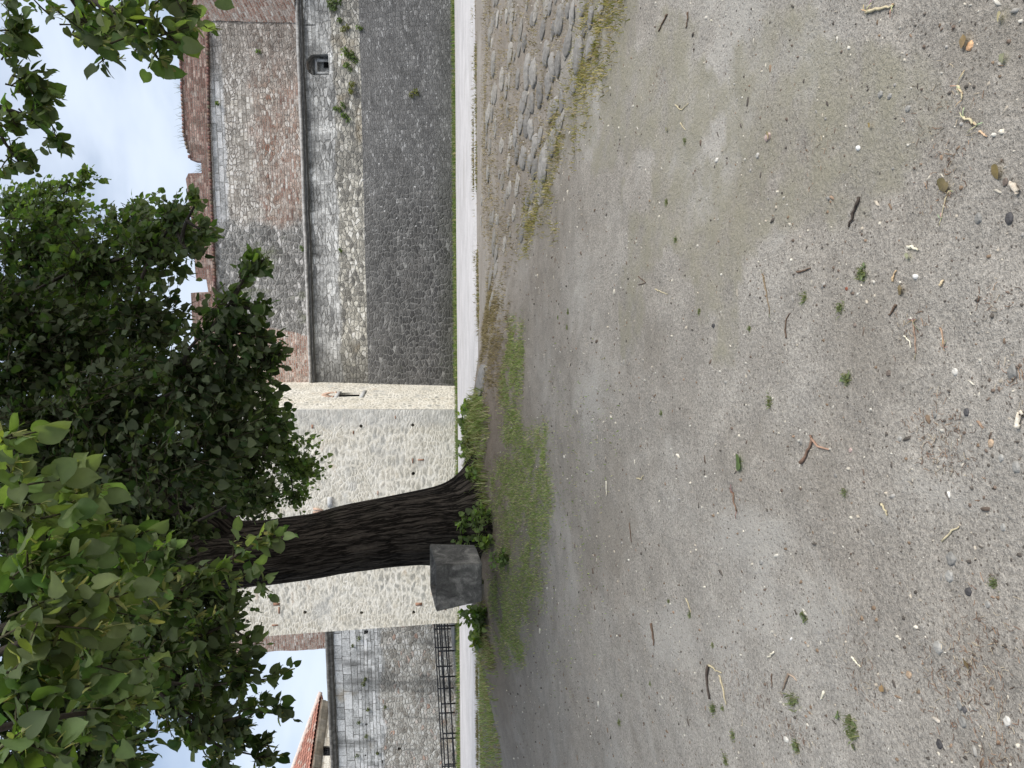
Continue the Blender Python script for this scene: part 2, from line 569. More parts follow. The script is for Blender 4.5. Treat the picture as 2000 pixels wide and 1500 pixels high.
# ================================================================== GROUND
def axis(segs):
    out = []
    for a, b, s in segs: out.append(np.arange(a, b, s))
    return np.concatenate(out + [[segs[-1][1]]])


gx = axis([(-300, -40, 20), (-40, -14, 2.0), (-14, -6.5, .25), (-6.5, 7.5, .05), (7.5, 14, .25), (14, 40, 2.0), (40, 300, 20)])
gy = axis([(-60, -4, 4.0), (-4, .8, .3), (.8, 5, .04), (5, 14.4, .05), (14.4, 32, .4), (32, 60, 4.0), (60, 900, 60)])
XX, YY = np.meshgrid(gx, gy)
ZZ = hgt(XX.ravel(), YY.ravel())
nx_, ny_ = len(gx), len(gy)
ii = (np.arange(ny_ - 1)[:, None] * nx_ + np.arange(nx_ - 1)[None, :]).ravel()
gq = np.stack([ii, ii + 1, ii + nx_ + 1, ii + nx_], -1)
xr, yr = XX.ravel(), YY.ravel()
kk = (np.abs(xr) < 9) & (yr > 1) & (yr < 15)
g0 = np.zeros(len(xr)); g1 = np.zeros(len(xr)); g2 = np.zeros(len(xr))
g0[kk] = density(xr[kk], yr[kk], ['main', 'strip', 'verge', 'weedy', 'side']) * .5 + density(xr[kk], yr[kk], ['moss']) * .5
olive = poly_world([(1130, 60), (1300, 20), (1500, 40), (1620, 200), (1560, 420), (1480, 560), (1330, 640), (1230, 560), (1180, 300)])
wx = xr[kk] + (fbm(xr[kk] * 1.6, yr[kk] * 1.6, 4, 11) - .5) * 2.4
wy = yr[kk] + (fbm(xr[kk] * 1.6, yr[kk] * 1.6, 4, 13) - .5) * 2.4
g1[kk] = inside(olive, wx, wy) * .75
g2[kk] = np.maximum(density(xr[kk], yr[kk], ['dry', 'sparse']) * .75, np.clip((yr[kk] - 5.2) / 3, 0, 1) * .55)
g2[kk] = np.maximum(g2[kk], 1.3 * np.exp(-(((xr[kk] + 1.6) / 2.6) ** 4)) * np.clip((yr[kk] - 7.9) / .6, 0, 1))
far = (yr > 24.0) & (yr < 40)
g0[far] = .9
gr = mesh_np('ground', np.stack([xr, yr, ZZ], -1), [gq], M_GROUND, col=np.stack([g0, g1, g2, np.ones(len(xr))], -1), smooth=True)
tag(gr, kind='structure')

# the pale path crossing in front of the walls
px_ = np.arange(-60, 60.1, .25)
Vp = []
rows = [0, .12, .5, .98, 1.0]
for x_ in px_:
    n_ = 14.05 + .05 * -min(x_, 0) + (float(vnoise(x_ * .7, 3)) - .5) * .35
    f_ = 24.0 + (float(vnoise(x_ * .5, 8)) - .5) * .3
    for t in (0.0, .04, .5, .97, 1.0):
        yy = n_ + (f_ - n_) * t
        Vp.append((x_, yy, float(hgt(x_, yy)) + (.055 if 0 < t < 1 else -.05)))
ip = (np.arange(len(px_) - 1)[:, None] * 5 + np.arange(4)[None, :]).ravel()
pa = mesh_np('path', Vp, [np.stack([ip, ip + 5, ip + 6, ip + 1], -1)], M_PATH, smooth=False)
tag(pa, kind='structure')


# ================================================================== WALLS
class Frame:
    """a wall plane: origin at (ox, oy), running along d, leaning back by b per metre above z0"""
    def __init__(s, p0, p1, b=0.0, z0=1.4):
        s.o = np.array([p0[0], p0[1], 0.0]); d = np.array([p1[0] - p0[0], p1[1] - p0[1], 0.0])
        s.L = np.linalg.norm(d); s.d = d / s.L
        n = np.array([s.d[1], -s.d[0], 0.0])
        if n @ (CAM * [1, 1, 0] - s.o) < 0: n = -n
        s.n, s.b, s.z0 = n, b, z0

    def pt(s, u, z, off=0.0):
        return s.o + s.d * u + s.n * (off - s.b * (z - s.z0)) + np.array([0, 0, z])

    def uv(s, x, y, off=0.0):
        r = ray(x, y)
        nn = s.n + np.array([0, 0, s.b])
        q0 = s.o + s.n * (off + s.b * s.z0)
        t = ((q0 - CAM) @ nn) / (r @ nn)
        p = CAM + t * r
        return float((p - s.o) @ s.d), float(p[2])


def ragged(poly, step=.5, amt=.02):
    out = []
    for i, p in enumerate(poly):
        q = poly[(i + 1) % len(poly)]
        L = math.dist(p, q); k = max(1, int(L / step))
        for j in range(k):
            t = j / k
            e = 0 if j == 0 else amt
            out.append((p[0] + (q[0] - p[0]) * t + random.uniform(-e, e), p[1] + (q[1] - p[1]) * t + random.uniform(-e, e)))
    return out


def prism(name, fr, outer, mats, parent, off=0.0, th=1.0, holes=(), hd=.5, uvrot=0.0, uvoff=(0, 0)):
    loops = [list(outer)] + [list(h) for h in holes]
    flat = [p for l in loops for p in l]
    tris = tessellate_polygon([[Vector((u, z, 0)) for u, z in l] for l in loops])
    V = [fr.pt(u, z, off) for u, z in flat]
    UV = list(flat)
    T, Q = [], []
    for t in tris:
        a, b, c = [Vector(V[i]) for i in t]
        nrm = (b - a).cross(c - a)
        T.append(t if nrm.dot(Vector(fr.n)) > 0 else (t[0], t[2], t[1]))
    base = 0
    for li, l in enumerate(loops):
        n = len(l)
        dep = th if li == 0 else hd
        b0 = len(V)
        V += [fr.pt(u, z, off) for u, z in l] + [fr.pt(u, z, off - dep) for u, z in l]
        s = 0
        per = [0]
        for i in range(n - 1): s += math.dist(l[i], l[i + 1]); per.append(s)
        UV += [(u, z) for u, z in l] + [(u + dep * .7, z + dep * .7) for u, z in l]
        ar = sum(l[i][0] * l[(i + 1) % n][1] - l[(i + 1) % n][0] * l[i][1] for i in range(n))
        for i in range(n):
            j = (i + 1) % n
            Q.append((b0 + i, b0 + j, b0 + n + j, b0 + n + i))
        # back plate
        bt = tessellate_polygon([[Vector((u, z, 0)) for u, z in l]])
        b1 = len(V)
        V += [fr.pt(u, z, off - dep) for u, z in l]; UV += [(u + .37, z + .2) for u, z in l]
        for t in bt: T.append(tuple(b1 + i for i in t))
    UV = np.array(UV)
    if uvrot:
        c, s = math.cos(uvrot), math.sin(uvrot)
        UV = UV @ np.array([[c, s], [-s, c]])
    UV = UV + np.array(uvoff)
    return mesh_np(name, np.array(V), [np.array(T), np.array(Q)], mats, parent, uv=UV)


def extrude_profile(name, fr, prof, u0, u1, mats, parent, step=.6, wob=.012):
    """a moulding: profile of (offset, z) run along the wall"""
    us = np.arange(u0, u1 + step, step)
    n = len(prof)
    V, UV = [], []
    for u in us:
        dz = random.uniform(-wob, wob)
        s = 0
        for i, (o, z) in enumerate(prof):
            if i: s += math.dist(prof[i], prof[i - 1])
            V.append(fr.pt(u, z + dz, o + random.uniform(-wob, wob) * .5)); UV.append((u, s + z))
    i = (np.arange(len(us) - 1)[:, None] * n + np.arange(n - 1)[None, :]).ravel()
    return mesh_np(name, np.array(V), [np.stack([i, i + n, i + n + 1, i + 1], -1)], mats, parent, uv=np.array(UV))


# ---- right-hand curtain wall
A0, A1 = P(890, 752, 29.6), P(885, 0, 27.5)
WL = Frame(A0, A1, .18, 1.4)                       # battered lower wall
zc = WL.uv(604, 400)[1]                            # underside of the string course
sh = WL.b * (zc - 1.4)
WU = Frame(A0 - WL.n * sh, A1 - WL.n * sh, 0.0)    # upright upper wall
zA = WL.uv(711, 350)[1]
zt = WU.uv(591.5, 350)[1]
zp = WU.uv(409, 250)[1]
print('wall heights', zA, zc, zt, zp)

BR = [(0, (.24, .135, .10)), (.35, (.33, .21, .165)), (.6, (.40, .29, .24)), (.85, (.48, .40, .35)), (1, (.60, .55, .50))]
PALE = [(0, (.27, .255, .23)), (.3, (.42, .40, .37)), (.6, (.55, .535, .50)), (1, (.72, .70, .66))]
GREY = [(0, (.07, .07, .07)), (.4, (.12, .12, .12)), (.75, (.19, .19, .19)), (1, (.36, .36, .35))]


def m_lower():
    m, nt, b = new_mat('dark_rubble_wall')
    uv = uvw(nt)
    c = rubble(nt, uv, .24, .125, [(0, (.06, .06, .06)), (.45, (.085, .085, .084)), (.8, (.12, .119, .116)), (.95, (.16, .158, .155)), (1, (.3, .3, .29))], (.19, .188, .183), .10, .12, 3.1)
    d = rubble(nt, uv, .17, .075, [(0, (.065, .065, .066)), (.5, (.125, .124, .123)), (.88, (.18, .177, .173)), (1, (.4, .4, .4))], (.165, .164, .16), .07, .1, 8.2)
    col, h = both(nt, mapr(nt, zone(nt, uv, 0, 5.5, 9.5, 4.0, .5), .2, .8), c, d)
    # lime flecks, grey blotches, darker towards the bottom, a lighter band near the top right
    fl = nd(nt, 'ShaderNodeTexVoronoi', {'voronoi_dimensions': '2D', 'feature': 'F1'}, Vector=warp(nt, uv, 9, .1), Scale=7.0)
    fr_ = nd(nt, 'ShaderNodeSeparateColor', Color=fl.outputs['Color']).outputs[0]
    col = mix(nt, mth(nt, 'MULTIPLY', mapr(nt, fl.outputs['Distance'], .2, .08), mth(nt, 'MULTIPLY', mapr(nt, fr_, .87, .9), zone(nt, uv, 0, 3.0, 7.0, 3.0))), col, (.62, .62, .62))
    col = mix(nt, mth(nt, 'MULTIPLY', blot(nt, uv, .5, .5, .7), .55), col, (.16, .155, .15), 'MIX')
    lowz = mth(nt, 'SUBTRACT', 1.0, zone(nt, uv, 1, 1.4, 2.3, .9, 1.3))
    col = mix(nt, mth(nt, 'MULTIPLY', lowz, .5), col, (.055, .06, .04))
    col = mix(nt, mth(nt, 'MULTIPLY', mth(nt, 'MULTIPLY', blot(nt, uv, 1.6, .62, .72), mth(nt, 'SUBTRACT', 1.0, zone(nt, uv, 0, .6, 2.6, 1.5))), .5), col, (.07, .10, .03))
    col = mix(nt, mth(nt, 'MULTIPLY', zone(nt, uv, 0, 5.0, 10.0, 4.0, .6), .35), col, (.24, .24, .238))
    col = mix(nt, mth(nt, 'MULTIPLY', zone(nt, uv, 1, zA - 1.5, zA + .2, 1.2, .7), .25), col, (.27, .265, .255))
    col = weather(nt, uv, col, .5)
    col = mix(nt, 1.0, col, (.86, .86, .86), 'MULTIPLY')
    finish(nt, b, col, h, .05, .9)
    return m


def m_middle():
    m, nt, b = new_mat('pale_ashlar_and_rubble')
    uv = uvw(nt)
    zs = WL.uv(656, 300)[1]
    ash = courses(nt, uv, .40, .15, [(0, (.25, .25, .245)), (.3, (.36, .36, .35)), (.6, (.46, .46, .45)), (1, (.60, .60, .585))], (.29, .285, .275), .012, .13, 1.7, .7, 2.6)
    ash2 = rubble(nt, uv, .38, .125, [(0, (.22, .22, .215)), (.3, (.36, .36, .35)), (.6, (.47, .47, .46)), (1, (.62, .62, .6))], (.31, .305, .295), .07, .10, 4.9, .75, .6)
    ash = both(nt, blot(nt, uv, .9, .44, .54, (.7, 1, 1), (1, 5, 0)), ash, ash2)
    rub = rubble(nt, uv, .25, .13, [(0, (.13, .125, .115)), (.35, (.30, .285, .25)), (.7, (.46, .44, .385)), (1, (.63, .61, .56))], (.34, .33, .30), .08, .12, 5.3, .9, .6)
    col, h = both(nt, zone(nt, uv, 1, zs - .06, zs + .06, .5), rub, ash)
    col = mix(nt, mth(nt, 'MULTIPLY', blot(nt, uv, .55, .5, .66, (1.4, .5, 1), (4, 0, 0)), .75), col, mix(nt, .5, col, (.07, .07, .072)))
    col = mix(nt, mth(nt, 'MULTIPLY', blot(nt, uv, .45, .55, .7, (1, 1, 1), (9, 3, 0)), mth(nt, 'MULTIPLY', mth(nt, 'SUBTRACT', 1.0, zone(nt, uv, 1, zs - .2, zs + .2)), .6)), col, (.36, .29, .19), 'MIX')
    col = mix(nt, mth(nt, 'MULTIPLY', mth(nt, 'SUBTRACT', 1.0, zone(nt, uv, 0, .3, 2.2, 1.6, .8)), .62), col, (.10, .098, .09))
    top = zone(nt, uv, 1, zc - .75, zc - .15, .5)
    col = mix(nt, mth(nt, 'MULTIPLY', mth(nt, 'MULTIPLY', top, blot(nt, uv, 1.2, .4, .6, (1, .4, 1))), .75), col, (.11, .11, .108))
    col = weather(nt, uv, col, .5)
    col = mix(nt, 1.0, col, (.98, .98, .97), 'MULTIPLY')
    finish(nt, b, col, h, .06, 1.0)
    return m


def m_upper():
    m, nt, b = new_mat('mixed_brick_and_stone_wall')
    uv = uvw(nt)
    ua, ub, uc = WU.uv(560, 650)[0], WU.uv(540, 437)[0], WU.uv(500, 170)[0]
    zb = WU.uv(500, 300)[1]
    brick = courses(nt, uv, .24, .085, [(0, (.25, .15, .12)), (.3, (.34, .25, .205)), (.55, (.42, .345, .30)), (.8, (.5, .45, .41)), (1, (.68, .65, .61))], (.37, .34, .31), .012, .05, .9, .6, 2.5)
    rub2 = rubble(nt, uv, .20, .095, [(0, (.26, .145, .105)), (.25, (.33, .24, .19)), (.55, (.43, .39, .345)), (1, (.72, .69, .64))], (.36, .32, .285), .08, .13, 2.6, .9, .6)
    lowp = both(nt, blot(nt, uv, 1.0, .34, .66, (.6, 1.5, 1)), brick, rub2)
    stn = courses(nt, uv, .32, .145, [(0, (.25, .235, .21)), (.4, (.42, .40, .365)), (.75, (.56, .54, .49)), (1, (.72, .70, .65))], (.28, .25, .22), .018, .09, 7.7, .6)
    stn2 = rubble(nt, uv, .22, .115, PALE, (.33, .30, .27), .08, .12, 6.1, .9, .6)
    highp = both(nt, blot(nt, uv, .8, .45, .55), stn, stn2)
    col, h = both(nt, zone(nt, uv, 1, zb - .35, zb + .35, 1.6), lowp, highp)
    pal = courses(nt, uv, .6, .19, [(0, (.36, .37, .37)), (.5, (.5, .51, .515)), (1, (.66, .675, .68))], (.3, .3, .29), .014, .04, 4.4, .5)
    col, h = both(nt, zone(nt, uv, 1, zp - .62, zp - .5, .35), (col, h), pal)
    # grey weathered stretch on the right and the grey patched stretch left of the middle
    grim = rubble(nt, uv, .20, .10, [(0, (.13, .115, .10)), (.5, (.27, .245, .22)), (1, (.5, .475, .44))], (.28, .255, .23), .08, .12, 1.2, .9, .6)
    col, h = both(nt, mth(nt, 'MULTIPLY', zone(nt, uv, 0, uc - .6, uc + 1.4, 2.2, .6), .75), (col, h), grim)
    gpat = rubble(nt, uv, .24, .13, [(0, (.11, .112, .108)), (.4, (.20, .202, .195)), (.75, (.31, .31, .30)), (1, (.6, .595, .58))], (.29, .29, .28), .12, .16, 9.4, .9, .6)
    gz = mth(nt, 'MULTIPLY', mth(nt, 'SUBTRACT', 1.0, zone(nt, uv, 0, ub - .25, ub + .25, 1.1, 1.2)), .95)
    col, h = both(nt, gz, (col, h), gpat)
    col = mix(nt, mth(nt, 'MULTIPLY', gz, mth(nt, 'MULTIPLY', blot(nt, uv, .9, .56, .72, (1.2, .6, 1), (2, 2, 0)), .55)), col, (.15, .18, .075))
    pink = courses(nt, uv, .24, .085, [(0, (.30, .165, .125)), (.4, (.42, .29, .24)), (.75, (.52, .415, .36)), (1, (.64, .57, .52))], (.47, .43, .39), .02, .05, 3.3, .5, 2.5)
    sp = nd(nt, 'ShaderNodeSeparateXYZ', Vector=uv)
    tilt = mth(nt, 'SUBTRACT', sp.outputs[0], mth(nt, 'MULTIPLY', mth(nt, 'SUBTRACT', sp.outputs[1], zt), .22))
    pz = mapr(nt, mth(nt, 'ADD', tilt, mth(nt, 'MULTIPLY', noise(nt, uv, 1.4, 3.0)[0], .25)), ua + .05, ua - .05)
    col, h = both(nt, pz, (col, h), pink)
    col = weather(nt, uv, col, .55)
    col = mix(nt, 1.0, col, (.97, .95, .935), 'MULTIPLY')
    finish(nt, b, col, h, .06, 1.0)
    return m


def m_brick(name, stops, mortar, ms=.011, stain=.5):
    m, nt, b = new_mat(name)
    uv = uvw(nt)
    c, h = courses(nt, uv, .25, .08, stops, mortar, ms, .03, 2.2, .6, 2.5)
    c = mix(nt, mth(nt, 'MULTIPLY', blot(nt, uv, 1.1, .45, .7), stain), c, (.13, .105, .085))
    c = mix(nt, mth(nt, 'MULTIPLY', blot(nt, uv, 1.6, .58, .72, (1, 1, 1), (5, 5, 0)), .55), c, (.46, .43, .39))
    finish(nt, b, c, h, .04, 1.0)
    return m


def m_string():
    m, nt, b = new_mat('string_course_stone')
    uv = uvw(nt)
    f = noise(nt, vmul(nt, uv, (1, 3, 1)), 6.0, 5.0, .7)[0]
    col = ramp(nt, f, [(.3, (.16, .155, .15)), (.5, (.36, .35, .335)), (.7, (.55, .54, .52))])
    finish(nt, b, col, f, .04, .9)
    return m


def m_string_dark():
    m, nt, b = new_mat('dark_moulding_stone')  # mottled stone, darker than the pale ledge above it
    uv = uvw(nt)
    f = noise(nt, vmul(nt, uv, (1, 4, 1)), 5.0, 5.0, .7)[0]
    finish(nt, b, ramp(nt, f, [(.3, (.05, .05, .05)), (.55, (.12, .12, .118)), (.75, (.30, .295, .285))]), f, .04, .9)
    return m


def m_tower():
    m, nt, b = new_mat('pale_limestone_rubble')
    uv = uvw(nt)
    MC = (.66, .64, .585)
    a = rubble(nt, uv, .36, .16, [(0, (.25, .255, .245)), (.35, (.34, .335, .31)), (.7, (.47, .455, .41)), (.95, (.55, .52, .455)), (1, (.44, .36, .29))], MC, .17, .22, 2.4, .95, .5)
    c = rubble(nt, uv, .22, .10, [(0, (.36, .345, .30)), (.5, (.46, .44, .39)), (1, (.58, .55, .485))], MC, .14, .15, 6.6, .95, .5)
    col, h = both(nt, blot(nt, uv, .5, .45, .58), a, c)
    smear = noise(nt, vmul(nt, uv, (1, 1.9, 1)), 3.4, 6.0, .7)[0]
    col = mix(nt, mapr(nt, smear, .36, .54, .7, 0), col, MC)
    tan = ramp(nt, noise(nt, uv, 2.0, 4.0, .6)[0], [(.35, (.29, .295, .285)), (.65, (.40, .375, .31))])
    sm2 = noise(nt, vadd(nt, vmul(nt, uv, (1, 2.1, 1)), (7, 2, 0)), 4.2, 6.0, .72)[0]
    col = mix(nt, mapr(nt, sm2, .52, .64, 0, .8), col, tan)
    sheet = ramp(nt, noise(nt, uv, 3.0, 5.0, .65)[0], [(.3, (.36, .365, .36)), (.7, (.55, .55, .535))])
    col = mix(nt, mth(nt, 'MULTIPLY', blot(nt, uv, .75, .56, .66, (1, 1.3, 1), (3, 1, 0)), .6), col, sheet)
    col = mix(nt, mth(nt, 'MULTIPLY', blot(nt, uv, .35, .45, .7, (2.2, .4, 1), (8, 1, 0)), .35), col, (.46, .42, .33))
    col = mix(nt, mth(nt, 'MULTIPLY', mth(nt, 'SUBTRACT', 1.0, zone(nt, uv, 0, .3, .75, .5, 2.0)), .6), col, sheet)
    col = weather(nt, uv, col, .34)
    col = mix(nt, 1.0, col, (.985, .975, .945), 'MULTIPLY')
    finish(nt, b, col, mth(nt, 'ADD', mth(nt, 'MULTIPLY', h, .6), smear), .025, .8)
    return m


def m_left():
    m, nt, b = new_mat('weathered_ashlar_wall')
    uv = uvw(nt)
    zs = LF.uv(748, 1370)[1]
    LS = [(0, (.34, .345, .34)), (.35, (.47, .475, .47)), (.7, (.57, .575, .57)), (1, (.68, .685, .68))]
    ash = both(nt, zone(nt, uv, 1, LF.uv(699, 1370)[1] - .03, LF.uv(699, 1370)[1] + .03, .1), courses(nt, uv, .62, .155, LS, (.14, .135, .125), .013, .10, 1.1, .6, .9), courses(nt, uv, .85, .36, LS, (.12, .115, .105), .015, .10, 3.1, .6, .9))
    rub = rubble(nt, uv, .26, .13, [(0, (.24, .22, .19)), (.3, (.38, .36, .325)), (.65, (.50, .485, .445)), (.9, (.62, .605, .565)), (1, (.40, .27, .21))], (.46, .44, .40), .09, .13, 4.2, .9, .6)
    col, h = both(nt, zone(nt, uv, 1, zs - .1, zs + .1, .9, .7), rub, ash)
    col = mix(nt, mth(nt, 'MULTIPLY', blot(nt, uv, .5, .5, .66, (1.6, .45, 1), (2, 7, 0)), .75), col, (.13, .13, .125))
    col = mix(nt, mth(nt, 'MULTIPLY', blot(nt, uv, .6, .58, .72, (1, 1, 1), (6, 2, 0)), .5), col, (.40, .32, .21))
    col = weather(nt, uv, col, .4)
    finish(nt, b, col, h, .06, 1.0)
    return m


M_LOW, M_MID, M_UP, M_STR, M_STRD, M_TOW = m_lower(), m_middle(), m_upper(), m_string(), m_string_dark(), m_tower()
M_BRK = m_brick('red_brown_brick', [(0, (.15, .085, .068)), (.4, (.235, .14, .115)), (.75, (.32, .215, .18)), (1, (.44, .34, .29))], (.29, .25, .22))
M_BRK2 = m_brick('pale_worn_brick', BR, (.42, .38, .34), .016, .3)
M_BRK3 = m_brick('orange_brick_arch', [(0, (.40, .2, .13)), (.5, (.5, .3, .22)), (1, (.55, .38, .3))], (.7, .66, .6), .02, 0.0)
M_QUOIN = m_plain('grey_cut_stone', (.42, .425, .42), .85, .2, .5, 9, .02)

rw = empty('fortress_wall', A0, 'long fortress wall with dark rubble base, pale middle band and red brick parapet, right of the pale tower', 'wall')
uL, uR = -2.5, 24.0
prism('lower_wall', WL, ragged([(uL, 1.0), (uR, 1.0), (uR, zA + .02), (uL, zA + .02)], .4, .015), M_LOW, rw, .05, 1.0)
# niche with a round head
n0, n1 = WL.uv(620, 147), WL.uv(620, 106)
na, nb = min(n0[0], n1[0]), max(n0[0], n1[0])
nz0, nz1 = WL.uv(642, 128)[1], WL.uv(598, 128)[1]
nr = (nb - na) / 2
arch = [(na, nz0), (nb, nz0)] + [((na + nb) / 2 + nr * math.cos(t), nz1 - nr * .8 + nr * .8 * math.sin(t)) for t in np.linspace(0, math.pi, 9)]
slit = [WL.uv(597, 50), WL.uv(615, 50), WL.uv(615, 47.5), WL.uv(597, 47.5)]
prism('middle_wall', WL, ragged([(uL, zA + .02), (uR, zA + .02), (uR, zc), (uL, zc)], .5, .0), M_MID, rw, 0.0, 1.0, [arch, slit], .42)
# the small loophole at the back of the niche
bb = Bag()
cz = nz0 + .30
uc_ = (na + nb) / 2
ax = np.stack([WL.d, WL.n, [0, 0, 1.0]])
hw_ = nr * .62
bb.box(WL.pt(uc_ - hw_, nz0 + .24, -.36), (.09, .16, .48), ax=ax)
bb.box(WL.pt(uc_ + hw_, nz0 + .24, -.36), (.09, .16, .48), ax=ax)
bb.box(WL.pt(uc_, nz0 + .52, -.36), (hw_ * 2 + .12, .16, .08), ax=ax)
bb.build('loophole_frame', M_QUOIN, rw)
bb = Bag(); bb.box(WL.pt(uc_ + .09, nz0 + .14, -.405), (.20, .05, .2), ax=ax); bb.build('black_shade_panel', m_plain('shade_black', (.01, .01, .01), 1, 0, .1), rw)  # black panel, painted shade of the loophole's inside
hgt_s = zt - zc
prof = [(-.30, zt + .03), (.13, zt + .03), (.19, zt - .01), (.19, zt - .07), (.14, zt - .09)]
extrude_profile('string_course', WU, prof, uL, uR, M_STR, rw, .5, .012)
prof = [(.13, zt - .085), (.155, zt - .11), (.165, zt - hgt_s * .62), (.12, zt - hgt_s * .66), (.12, zt - hgt_s * .72), (.15, zt - hgt_s * .76), (.14, zt - hgt_s * .92), (.07, zt - hgt_s * .97), (.06, zc - .01), (-.12, zc - .04)]
extrude_profile('moulding', WU, prof, uL, uR, M_STRD, rw, .5, .010)

ytop = [(355, 20), (354, 100), (356, 160), (358, 200), (361, 262), (366, 285), (371, 300), (373, 313)]
ups = [(uL, zt - .3), (uR, zt - .3), (uR, zp + .25), WU.uv(406, 42), WU.uv(409, 250), WU.uv(414, 400), WU.uv(420, 545), WU.uv(428, 735), (uL, WU.uv(428, 735)[1] - .05)]
prism('upper_wall', WU, ups, M_UP, rw, 0.0, .9)
par = [WU.uv(405, -60), WU.uv(406, 42), WU.uv(409, 250), WU.uv(414, 400), WU.uv(420, 545), WU.uv(428, 735), (uL, WU.uv(428, 735)[1]), (uL, WU.uv(392, 735)[1]),
       WU.uv(376, 620), WU.uv(374, 572), WU.uv(408, 571), WU.uv(404, 546), WU.uv(384, 545), WU.uv(376, 440), WU.uv(367, 370), WU.uv(364, 350), WU.uv(369, 339), WU.uv(395, 338), WU.uv(394, 315)] + [WU.uv(*p) for p in ytop[::-1]] + [WU.uv(352, -60)]
prism('parapet', WU, ragged(par, .35, .012), M_BRK, rw, .07, .8)
# thin drip ledge at the foot of the parapet and brick coping on its top
led = [WU.uv(409, 42), WU.uv(412, 250), WU.uv(417, 400), WU.uv(423, 545), WU.uv(430, 735)]
bb = Bag()
for a, c in zip(led[:-1], led[1:]):
    k = max(2, int(abs(a[0] - c[0]) / .13))
    for i in range(k):
        t = (i + .5) / k
        u, z = a[0] + (c[0] - a[0]) * t, a[1] + (c[1] - a[1]) * t
        bb.box(WU.pt(u, z + .05 + random.uniform(-.008, .008), .06 + random.uniform(-.01, .01)), (.115, .14, .075), ax=np.stack([WU.d, WU.n, [0, 0, 1.0]]),
               col=(random.uniform(.12, .18), random.uniform(.085, .11), .08, 1))
bb.build('brick_ledge', m_attr('ledge_brick', .9, .2, bump=.01, bscale=12, var=.5), rw)
bb = Bag()
cop = [WU.uv(*p) for p in ytop]
for a, c in zip(cop[:-1], cop[1:]):
    k = max(1, int(abs(a[0] - c[0]) / .125))
    for i in range(k):
        t = (i + .5) / k
        u, z = a[0] + (c[0] - a[0]) * t, a[1] + (c[1] - a[1]) * t
        bb.box(WU.pt(u, z + .01 + random.uniform(-.012, .012), -.28 + random.uniform(-.01, .01)), (.112, .80, .07), ax=np.stack([WU.d, WU.n, [0, 0, 1.0]]),
               col=(random.uniform(.15, .24), random.uniform(.115, .15), .11, 1))
bb.build('coping', m_attr('coping_brick', .9, .2, bump=.01, bscale=12, var=.5), rw)
# worn brick facing that turns towards the viewer at the right end
c0 = WU.uv(480, 42)
BF = Frame(WU.pt(c0[0], 0, .0), WU.pt(c0[0] + 4.0, 0, 1.25), 0.0)
prism('brick_buttress', BF, ragged([(0, zt + .02), (4.0, zt + .02), (4.0, zp + .9), (0.0, zp + .05)], .3, .02), M_BRK2, rw, .03, 1.3, uvrot=R(-24))

# small plants rooted in the wall joints
def leaf_cards(n, center, rad, size, tint, normal=None, jit=.25):
    """n little leaves spread in an ellipsoid"""
    q = rng.normal(size=(n, 3)); q /= np.linalg.norm(q, axis=1)[:, None]
    q *= (rng.random(n) ** .4)[:, None]
    pos = np.asarray(center) + q * np.asarray(rad)
    Yd = rng.normal(size=(n, 3)) * .6 + q * .6 + np.array([0, 0, -.35])
    Zd = rng.normal(size=(n, 3)) * .6 + np.array([0, -.35, .7])
    return leaves(pos, Yd, Zd, size * rng.uniform(.7, 1.3, n), tint, jit)


# leaf shapes: midrib and one edge, mirrored
def leaf_template(edge, mid, fold=.18, curl=-.10):
    m_ = [(0, y, curl * y * y) for y in mid]
    e_ = [(x, y, curl * y * y + fold * x) for x, y in edge]
    f_ = [(-x, y, curl * y * y + fold * x) for x, y in edge]
    V = np.array(m_ + e_ + f_)
    nm, ne = len(m_), len(e_)
    return V, nm, ne


def tpl(edge, mid, faces, **k):
    V, nm, ne = leaf_template(edge, mid, **k)
    Q, T = [], []
    for f in faces:
        a = [int(s[1:]) + (nm if s[0] == 'e' else 0) for s in f]
        b = [int(s[1:]) + (nm + ne if s[0] == 'e' else 0) for s in f][::-1]
        for g in (a[::-1], b[::-1]): (T if len(g) == 3 else Q).append(g)
    return V, np.array(Q).reshape(-1, 4), np.array(T).reshape(-1, 3)


LT_BIG = tpl([(.22, -.11), (.42, -.04), (.52, .17), (.52, .40), (.43, .62), (.27, .80), (.10, .92)], [0, .2, .42, .66, 1.04],
             [('m0', 'e0', 'e1', 'm1'), ('m1', 'e1', 'e2'), ('m1', 'e2', 'e3', 'm2'), ('m2', 'e3', 'e4', 'm3'), ('m3', 'e4', 'e5'), ('m3', 'e5', 'e6', 'm4')], fold=.16, curl=-.16)
LT_MID = tpl([(.24, -.10), (.47, .04), (.50, .36), (.33, .70)], [0, .22, .55, 1.02],
             [('m0', 'e0', 'e1', 'm1'), ('m1', 'e1', 'e2', 'm2'), ('m2', 'e2', 'e3'), ('m2', 'e3', 'm3')], fold=.18, curl=-.12)
LT_SML = tpl([(.48, .25)], [0, 1.05], [('m0', 'e0', 'm1')], fold=.25, curl=-.1)
LT_LONG = tpl([(.10, .08), (.13, .5), (.07, .92)], [0, .35, .7, 1.0],
              [('m0', 'e0', 'e1', 'm1'), ('m1', 'e1', 'e2', 'm2'), ('m2', 'e2', 'm3')], fold=.1, curl=-.2)


